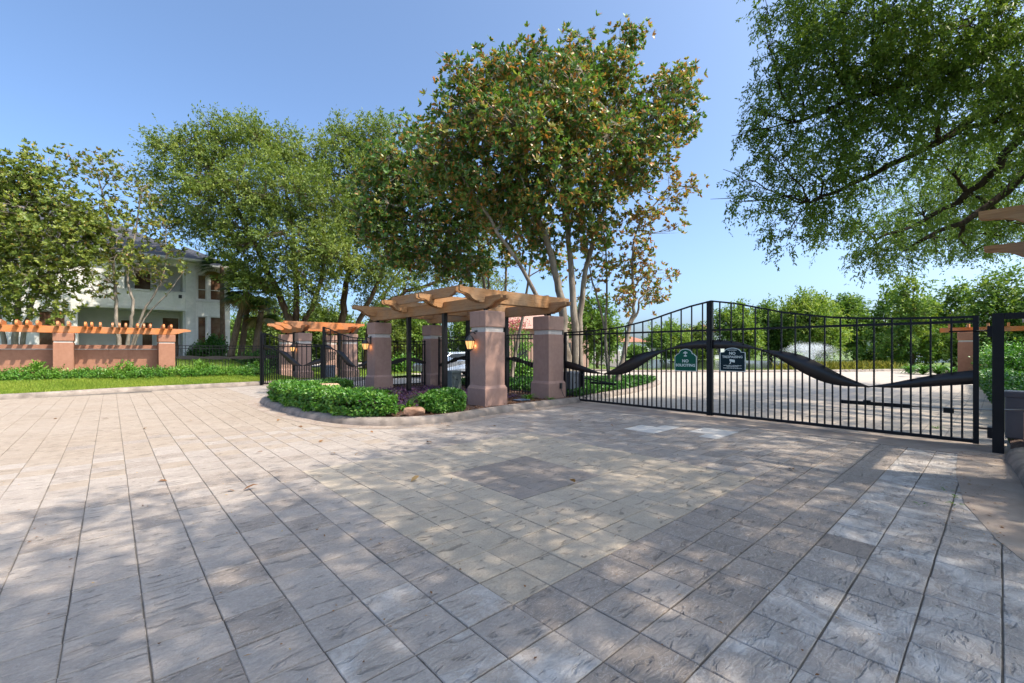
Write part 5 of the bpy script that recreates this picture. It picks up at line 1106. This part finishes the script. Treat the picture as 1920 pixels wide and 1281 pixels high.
# palms by the house
def palm(base, top, label, seed, r=.16, nf=26, fl=1.3):
    rng = np.random.default_rng(seed); base = np.array(base); top = np.array(top); t = thing('palm_tree', label, 'tree', tuple(base), 'leaning palms beside the house')
    k = 16; tt = np.linspace(0, 1, k)[:, None]; mid = (base+top)/2+np.array([0, 0, .3]); Q = (1-tt)**2*base+2*tt*(1-tt)*mid+tt**2*top
    MB().tube(Q, [r*(1.25-.35*i/k)*(1+.06*(i % 2)) for i in range(k)], 9).build('trunk', M['bark_palm'], t)
    V = []; F = []; T = []
    for i in range(nf):
        a = rng.random()*6.28; el = rng.uniform(-.9, 1.2); dead = el < -.45; d = np.array([math.cos(a)*math.cos(el), math.sin(a)*math.cos(el), math.sin(el)])
        c = top+d*fl*.55; s = unit(np.cross(d, [0, 0, 1.])[None])[0]; u2 = np.cross(s, d)
        for j in range(22):
            q = -1.25+2.5*j/21; dd = d*math.cos(q)+s*math.sin(q); e = c+dd*fl*(.75+.15*rng.random())-np.array([0, 0, .22*fl]); w_ = np.cross(dd, u2)*.035; b_ = len(V)
            V += [c, c+dd*fl*.4+w_, e, c+dd*fl*.4-w_]; F += [(b_, b_+1, b_+2, b_+3)]; T.append(np.clip((.93 if dead else .35)+rng.normal()*.1, 0, 1))
    fast_mesh('crown', np.array(V), np.array(F), M['leaf_palm'], t, np.array(T)); return t
palm(S(432, 672, 27.5), S(462, 545, 27.5), 'leaning palm with a smooth brown trunk at the corner of the white house', 71)
palm(S(452, 670, 28.2), S(468, 550, 28.4), 'second palm trunk close behind the leaning one', 72, .15)
palm(S(478, 668, 28.0), S(490, 585, 28.2), 'short palm with a pale trunk left of the exit gate post', 73, .17, 24, 1.1)
palm(S(418, 668, 30), S(416, 500, 30), 'palm with fronds tucked under the house eave', 74, .13, 26, 1.2)

# background trees: each its own thing
def bg_tree(px, py_top, py_bot, d, wpx, label, seed, mat='leaf_cyp', shape='round', tint0=.5, z0=-.1, trunk_px=None, leaf=.28, per=13.0, nl=44, barkm='bark_oak', g='trees beyond the pond and street'):
    rng = np.random.default_rng(seed); B = at(px, CY+1.5*FPX/d, d); B[2] = z0
    zt = at(px, py_top, d)[2]; zb = at(px, py_bot, d)[2]; R_ = 1.0*wpx*d/FPX/2; lob = []
    n = 9 if shape == 'round' else 8
    for i in range(n):
        f = (i+.5)/n
        if shape == 'round': rr = R_*.5; a = i*2.4; q = R_*.55*math.sqrt(f if f < .8 else .3); zc = zb+(zt-zb)*(.22+.50*((i*.618) % 1)); lob.append((np.array([B[0]+q*math.cos(a), B[1]+q*math.sin(a), zc]), np.array([rr, rr, (zt-zb)*.27]), 1))
        else: rr = R_*(.95-.7*f); zc = zb+(zt-zb)*f; a = i*2.4; lob.append((np.array([B[0]+.3*rr*math.cos(a), B[1]+.3*rr*math.sin(a), zc]), np.array([rr, rr, (zt-zb)*.13]), 1))
    st = [([B, B+np.array([0, 0, (zb-z0)*.7]), (B[0], B[1], zb+(zt-zb)*.35), (B[0]+.1*R_, B[1], zt-(zt-zb)*.15)], max(.14, R_*.075), .04)]
    return make_tree('background_tree', label, 'tree', tuple(B), st, lob, M[barkm], M[mat], seed, per=per, nleaf=nl, clump=R_*.15, L=leaf, Wd=leaf*.55, tint=(tint0, .2), twig=.03, group=g, flat=.9, sides=6)
BT = [(1120, 545, 670, 34, 110, 'broad green tree behind the slim magnolia stems', 'leaf_cyp', 'round', .35),
 (1075, 590, 690, 44, 90, 'green tree beside the big magnolia trunks', 'leaf_cyp', 'round', .3),
 (1195, 650, 685, 90, 60, 'small far tree left of the round-headed tree', 'leaf_cyp', 'round', .35),
 (1262, 606, 676, 62, 100, 'round-headed tree seen behind the green sign gate leaf', 'leaf_cyp', 'round', .55),
 (1312, 606, 690, 80, 56, 'dark tree beside the distant house chimney', 'leaf_oak', 'round', .3),
 (1385, 566, 672, 58, 92, 'upright oval tree right of the tall gate stile', 'leaf_cyp', 'round', .5),
 (1446, 562, 668, 66, 88, 'bushy tree behind the left side of the fountain', 'leaf_cyp', 'round', .45),
 (1525, 541, 668, 60, 118, 'tree with yellowish crown behind the fountain', 'leaf_cyp', 'round', .7),
 (1602, 546, 666, 70, 92, 'green tree right of the fountain', 'leaf_cyp', 'round', .4),
 (1660, 545, 686, 46, 84, 'pointed cypress with feathery crown beside the pond', 'leaf_cyp', 'cone', .5),
 (1712, 522, 672, 40, 110, 'tall cypress in front of the teal-windowed house', 'leaf_cyp', 'cone', .6),
 (1790, 535, 672, 42, 110, 'cypress left of the terracotta pillar', 'leaf_cyp', 'cone', .45),
 (1870, 512, 668, 38, 150, 'wide layered cypress above the timber brow', 'leaf_cyp', 'cone', .55),
 (1950, 520, 680, 36, 140, 'cypress at the edge beyond the right garden wall', 'leaf_cyp', 'cone', .5),
 (1745, 552, 680, 60, 120, 'far green tree between the two cypresses', 'leaf_cyp', 'round', .4),
 (1005, 596, 680, 46, 70, 'green tree in the gap behind the gate-side pillar', 'leaf_cyp', 'round', .45),
 (890, 560, 690, 48, 110, 'green tree filling the gap behind the pergola posts', 'leaf_cyp', 'round', .45),
 (800, 570, 690, 46, 110, 'green tree behind the far island pillar', 'leaf_cyp', 'round', .4),
 (740, 560, 690, 44, 100, 'shaded tree behind the exit lane', 'leaf_oak', 'round', .3),
 (610, 560, 690, 40, 120, 'dark tree behind the far pergola', 'leaf_oak', 'round', .2),
 (510, 550, 690, 40, 120, 'dark tree behind the palms', 'leaf_oak', 'round', .15),
 (440, 590, 690, 60, 90, 'far tree showing right of the house corner', 'leaf_cyp', 'round', .4),
 (670, 600, 690, 56, 90, 'far tree seen under the arching oak limbs', 'leaf_cyp', 'round', .5)]
for i_, a in enumerate(BT): bg_tree(a[0], a[1], a[2], a[3], a[4], a[5], 200+i_, a[6], a[7], a[8], leaf=.16+.0032*a[3])
# crepe myrtle in bloom, bushes
p = S(965, 690, 30)
make_tree('flowering_tree', 'small crepe myrtle with pink blossom behind the island pergola fence', 'tree', (p[0], p[1], 0), [([np.array([p[0], p[1], 0]), S(966, 650, 30), S(968, 620, 30)], .07, .02)], [LB(965, 622, 30, 22), LB(980, 640, 30, 20), LB(955, 645, 30, 18)], M['bark_pale'], M['leaf_hedge'], 81, per=26, nleaf=44, clump=.22, L=.13, Wd=.07, tint=(.7, .2))
C_ = MB(); rng = np.random.default_rng(9); pk = S(966, 608, 29.8)+rng.normal(size=(700, 3))*np.array([.42, .42, .22]); V, F, fk = leaves(pk, rng.normal(size=(700, 3)), rng.normal(size=(700, 3)), .09, .07)
o = fast_mesh('blossom', V, F, M['leaf_pink'], bpy.data.objects['flowering_tree'], np.repeat(rng.random(700), fk))
for i_, (px2, dd, r, h, lb) in enumerate([(1905, 22, 1.4, 1.9, 'round dark green bush behind the right gate post top rail'), (1885, 27, 1.6, 2.0, 'pale grey-green shrub beneath the timber brow'), (1840, 30, 1.0, 1.3, 'shrub beside the terracotta pillar beyond the gate'), (850, 33, 1.0, 1.2, 'low green bush behind the parked car'), (975, 26, .9, 1.0, 'bright bush behind the pergola fence'), (760, 30, 1.0, 1.2, 'green bush behind the far island pillar')]):
    p = S(px2, 690, dd); shrub('garden_bush', p[0], p[1], -.02, r, h, 3600, M['leaf_hedge'], 400+i_, lb, (.16, .08), 'bushes beyond the gate', .35 if i_ == 0 else .6)
for i_, (px2, dd, n_, L) in enumerate([(1730, 27.5, 60, 1.1), (1760, 27.0, 60, 1.1), (1705, 29, 50, 1.0), (1785, 26.5, 56, 1.0)]):
    p = S(px2, 690, dd); strap_plant(p[0], p[1], 0.0, n_+60, L, M['leaf_strap'], 500+i_, 'big arching lily clump beside the terracotta pillar beyond the gate', 'lily_clump', 'lily clumps beside the terracotta pillar', .05, .35, 1.1)

# ------------------------------------------------------------ pond, fountain, far houses, car
pond = smooth_path([(30.5, 17.2), (33, 14.2), (37, 10.8), (41, 9.2), (47, 9.0), (62, 14), (72, 28), (66, 40), (50, 38), (38, 28)], 5, True)
m = MB().add([(p[0], p[1], .0-.04) for p in pond], [tuple(range(len(pond)))]); struct(m.build('pond', M['water']))
far_k = smooth_path([(46, 2.9), (36.5, 8.2), (28.2, 15.5), (26.0, 19.0), (25, 30)], 6); kerb(far_k, KP)
# verge + reeds between street and pond
P = []
for _ in range(26000):
    f = rng.random()*(len(far_k)-1); i = int(f); q = far_k[i]+(far_k[min(i+1, len(far_k)-1)]-far_k[i])*(f-i); P.append(q)
P = np.array(P); off = inset(far_k, 1.0)-far_k; P = P+np.array([.74, .67])*(.3+1.7*rng.random((len(P), 1)))
grass('grass', P, lambda x, y: np.full(len(x), -.02), 'strip of grass between the far kerb and the pond', .20, .55)
P = []
rk2 = smooth_path([(44.5, 6.2), (40, 8.2), (36.5, 10.2)], 10)
for _ in range(5200):
    f = rng.random()*(len(rk2)-1.01); i = int(f); P.append(rk2[i]+(rk2[i+1]-rk2[i])*(f-i)+rng.normal(size=2)*.55)
P = np.array(P); n = len(P); B = np.column_stack([P, np.full(n, -.06)]); D = np.column_stack([rng.normal(size=(n, 2))*.45, np.ones(n)])
V, F, fk = leaves(B, D, rng.normal(size=(n, 3)), .75*(.5+.7*rng.random(n)), .07, False, .1, .1)
stuff(fast_mesh('reeds', V, F, M['leaf_reed'], None, np.repeat(np.clip(.5+rng.normal(size=n)*.25, 0, 1), fk)), 'golden reeds along the near edge of the pond', 'reeds')
fc = S(1518, 690, 46); t = thing('fountain', 'white spraying fountain jet in the pond behind the gate', 'fountain', (fc[0], fc[1], -.04))
MB().lathe(fc[0], fc[1], [(.5, -.10), (.55, .02), (.3, .08), (.12, .25)], 14).build('nozzle', M['box_black'], t)
n = 10500; a = rng.random(n)*6.28; el = np.radians(np.where(rng.random(n) < .7, rng.normal(67, 5, n), rng.normal(77, 5, n))); v0 = 6.6*(.90+.12*rng.random(n)); tf = 2*v0*np.sin(el)/9.81; tt = tf*rng.random(n)
P = np.column_stack([fc[0]+np.cos(a)*v0*np.cos(el)*tt, fc[1]+np.sin(a)*v0*np.cos(el)*tt, .1+v0*np.sin(el)*tt-4.905*tt*tt])+rng.normal(size=(n, 3))*.06
P[:, 2] = np.maximum(P[:, 2], -.03)
D = rng.normal(size=(n, 3)); V, F, fk = leaves(P, D, rng.normal(size=(n, 3)), .055, .04)
o = fast_mesh('spray', V, F, M['spray'], t); o['kind'] = 'stuff'
def far_house(px, d, w, dep, h, rh, wall, rf, label, rz_, wins, zg=-.1):
    p = S(px, 690, d); cx, cy = p[0], p[1]; t = thing('far_house', label, 'house', (cx, cy, zg), 'houses beyond the pond and street')
    a = math.radians(rz_); ux = np.array([math.cos(a), math.sin(a)]); uy = np.array([-ux[1], ux[0]])
    def q(x, y, z): r = np.array([cx, cy])+ux*x+uy*y; return (r[0], r[1], z)
    MB().prism([q(-w/2, -dep/2, zg), q(w/2, -dep/2, zg), q(w/2, dep/2, zg), q(-w/2, dep/2, zg)], (0, 0, h-zg)).build('wall', M[wall], t)
    o_ = .5; e = dep/2+o_; L_ = w/2+o_
    r = MB().add([q(-L_, -e, h), q(L_, -e, h), q(L_, e, h), q(-L_, e, h), q(-L_+e, 0, h+rh), q(L_-e, 0, h+rh)], [(0, 1, 5, 4), (1, 2, 5), (2, 3, 4, 5), (3, 0, 4), (3, 2, 1, 0)]).build('roof', M[rf], t)
    for x0, x1, z0, z1, g in wins:
        wn = MB().prism([q(x0, -dep/2-.03, z0), q(x1, -dep/2-.03, z0), q(x1, -dep/2-.03, z1), q(x0, -dep/2-.03, z1)], tuple(np.array(q(0, .06, 0))-np.array(q(0, 0, 0)))).build('window', M[g], t)
        MB().prism([q(x0-.1, -dep/2-.05, z0-.12), q(x1+.1, -dep/2-.05, z0-.12), q(x1+.1, -dep/2-.05, z0), q(x0-.1, -dep/2-.05, z0)], tuple(np.array(q(0, .09, 0))-np.array(q(0, 0, 0)))).build('sill', M['white_trim'], wn)
    return t, q, r, h+rh
far_house(1318, 88, 9, 9, 5.0, 1.6, 'white_wall', 'tile_roof', 'white house with clay tile roof glimpsed behind the tall gate stile', -42, [(-3.5, -2.5, .6, 3.2, 'dark_glass'), (0, 1.2, .6, 3.2, 'dark_glass'), (2.4, 3.4, .6, 3.2, 'dark_glass')])
p = S(1334, 690, 87); o = MB().box(p[0]-.5, p[0]+.5, p[1]-.5, p[1]+.5, 5.2, 7.4).build('chimney', M['band'], [x for x in bpy.data.objects if x.name.startswith('far_house')][0])
far_house(1755, 62, 13, 8, 2.9, .8, 'white_wall', 'slate', 'low white house with teal windows behind the cypress trunks', -42, [(-5.5, -.6, .5, 2.4, 'teal_glass'), (.4, 1.2, .7, 2.4, 'dark_glass'), (1.9, 3.8, .8, 2.4, 'dark_glass')])
far_house(985, 44, 9, 9, 3.4, 2.2, 'mauve', 'mauve', 'plain mauve house with a steep gable behind the island pergola', -20, [(-2.8, -1.8, .6, 2.2, 'dark_glass'), (1.4, 2.6, .6, 2.2, 'dark_glass')])
far_house(1160, 105, 12, 8, 3.4, 1.6, 'white_wall', 'tile_roof', 'pale low house far behind the leaning magnolia trunk', -42, [(-3, -1.5, .6, 2.4, 'dark_glass'), (1, 2.5, .6, 2.4, 'dark_glass')])
# board fence
A_ = S(1095, 690, 56)[:2]; B_ = S(1165, 690, 58)[:2]; t = thing('board_fence', 'weathered grey board fence behind the slim magnolia', 'fence', (*((A_+B_)/2), 0))
Ln = np.linalg.norm(B_-A_); u = (B_-A_)/Ln; k = int(Ln/.2)
for i in range(k):
    p0 = A_+u*(i*.2); p1 = A_+u*(i*.2+.18); nn = np.array([u[1], -u[0]])*.02; h = 1.35+.03*((i*7) % 3)
    MB().prism([(*p0, -.1), (*p1, -.1), (*p1, h), (*p0, h)], (nn[0], nn[1], 0)).build('board', M['fence_wood'], t)
MB().prism([(*(A_+np.array([.05, .05])), .9), (*(B_+np.array([.05, .05])), .9), (*(B_+np.array([.05, .05])), 1.0), (*(A_+np.array([.05, .05])), 1.0)], (.04, .04, 0)).build('rail', M['fence_wood'], t)
# parked car seen between the pergola posts
p = S(852, 700, 25.5); cx, cy = p[0], p[1]; t = thing('parked_car', 'silver blue parked car seen between the black pergola posts', 'car', (cx, cy, 0))
prof = [(-2.2, .35), (-2.22, .72), (-1.95, .86), (-1.35, .92), (-.75, 1.38), (.55, 1.42), (1.35, .98), (2.05, .90), (2.2, .62), (2.15, .32)]
def car_body():
    m = MB(); ring = []
    for yy, s in ((-.86, .93), (-.80, 1.0), (.80, 1.0), (.86, .93)): ring.append([(cx+x, cy+yy*(1 if z < .95 else .86), .18+(z-.18)*s) for x, z in prof])
    n_ = len(prof); vs = [v for r_ in ring for v in r_]
    fs = [(a*n_+i, a*n_+(i+1) % n_, (a+1)*n_+(i+1) % n_, (a+1)*n_+i) for a in range(3) for i in range(n_)]+[tuple(range(n_-1, -1, -1)), tuple(3*n_+i for i in range(n_))]
    return m.add(vs, fs)
bd = car_body().build('body', M['car_paint'], t)
for s in (-1, 1):
    yy = cy+s*.775; off = (0, s*.012, 0)
    MB().prism([(cx-1.2, yy+s*.01, .96), (cx+1.2, yy+s*.01, .98), (cx+.55, yy-s*.02, 1.33), (cx-.7, yy-s*.02, 1.30)], off).build('side_window', M['car_glass'], bd)
    for x in (-1.4, 1.4):
        w_ = MB().tube([(cx+x, yy-s*.12, .32), (cx+x, yy+s*.10, .32)], .32, 18).build('wheel', M['tyre'], t)
        MB().tube([(cx+x, yy+s*.10, .32), (cx+x, yy+s*.112, .32)], .2, 14).build('rim', M['rim'], w_)
    MB().box(cx-2.235, cx-2.19, cy+s*.62-.13, cy+s*.62+.13, .62, .74).build('headlight', M['sign_white'], t)
MB().prism([(cx-1.32, cy-.62, .955), (cx-1.32, cy+.62, .955), (cx-.80, cy+.58, 1.36), (cx-.80, cy-.58, 1.36)], (-.012, 0, .012)).build('windscreen', M['car_glass'], bd)

# ------------------------------------------------------------ fallen leaves on the paving
rng = np.random.default_rng(77)
spots = [(1078, 906), (440, 922), (455, 921), (314, 903), (905, 848), (270, 805), (845, 800), (990, 800), (620, 852), (665, 855), (1300, 772), (1150, 800), (1090, 790), (700, 812), (360, 790), (107, 786), (205, 785), (520, 790), (560, 800), (600, 830), (770, 905), (1260, 770), (930, 800), (800, 830), (480, 850), (1480, 880), (1210, 790)]
for i_, (px2, py2) in enumerate(spots):
    x, y = G(px2, py2); s = .05+.05*rng.random(); a = rng.random()*6.28; d = np.array([[math.cos(a), math.sin(a), .12*rng.normal()]])
    V, F, fk = leaves(np.array([[x, y, .008]]), d, np.array([[0, 0, 1.]])+rng.normal(size=(1, 3))*.2, s*1.6, s*.7, True, .35, -.15)
    V[:, 2] = np.maximum(V[:, 2], .0045)
    o = fast_mesh('fallen_leaf', V, F, M['leaf_dry'], None, np.full(len(F), np.clip(rng.random(), 0, 1)))
    wh = 'near the entry gate' if x > 7.5 else 'on the tan paving square' if 1.76 < x < 5.66 and 1.93 < y < 5.84 else 'close to the island kerb' if y > 6.4 and x > 2.2 else 'on the sunlit paving before the left verge' if y > 9 else 'on the shaded grey paving'
    tag(o, 'curled brown fallen leaf '+wh, 'leaf', 'fallen leaves on the paving')
# litter that collects along the gutters and on the forecourt
lp = []
gp = inset(islp, -.10)
for _ in range(520):
    f = rng.random()*(len(gp)*.72); i = int(f); q = gp[i]+(gp[i+1]-gp[i])*(f-i); lp.append(q+np.array([rng.normal()*.05-.12*rng.random()**2, -.20*rng.random()**3]))
for _ in range(420): lp.append(np.array([rng.uniform(-1, 9.1), rng.uniform(.4, 7.6)]))
for _ in range(160): lp.append(np.array([rng.uniform(5, 9.3), rng.uniform(-.05, .4)]))
lp = np.array(lp); k = len(lp); D = rng.normal(size=(k, 3))*np.array([1, 1, .1]); V, F, fk = leaves(np.column_stack([lp, np.full(k, .010)]), D, np.array([0, 0, 1.])+rng.normal(size=(k, 3))*.15, .012+.035*rng.random(k)**2, .008+.012*rng.random(k), False, .15)
V[:, 2] = np.maximum(V[:, 2], .0062)
stuff(fast_mesh('leaf_litter', V, F, M['leaf_dry'], None, np.repeat(rng.random(k), fk)), 'scattered bits of dry leaf litter on the paving and gutters', 'leaf litter')
# weeds in the right-hand joint
for i_, (px2, py2, n_) in enumerate([(1728, 945, 10), (1785, 930, 14), (1792, 945, 14), (1775, 918, 12), (1755, 803, 20)]):
    x, y = G(px2, py2); strap_plant(x, y, .0, n_, .07 if i_ < 4 else .16, M['leaf_strap'], 700+i_, 'small green weed sprouting from a paving joint by the gutter' if i_ < 4 else 'tuft of weeds on the road just behind the gate', 'weed', 'weeds in the paving', .008, .5, .8)
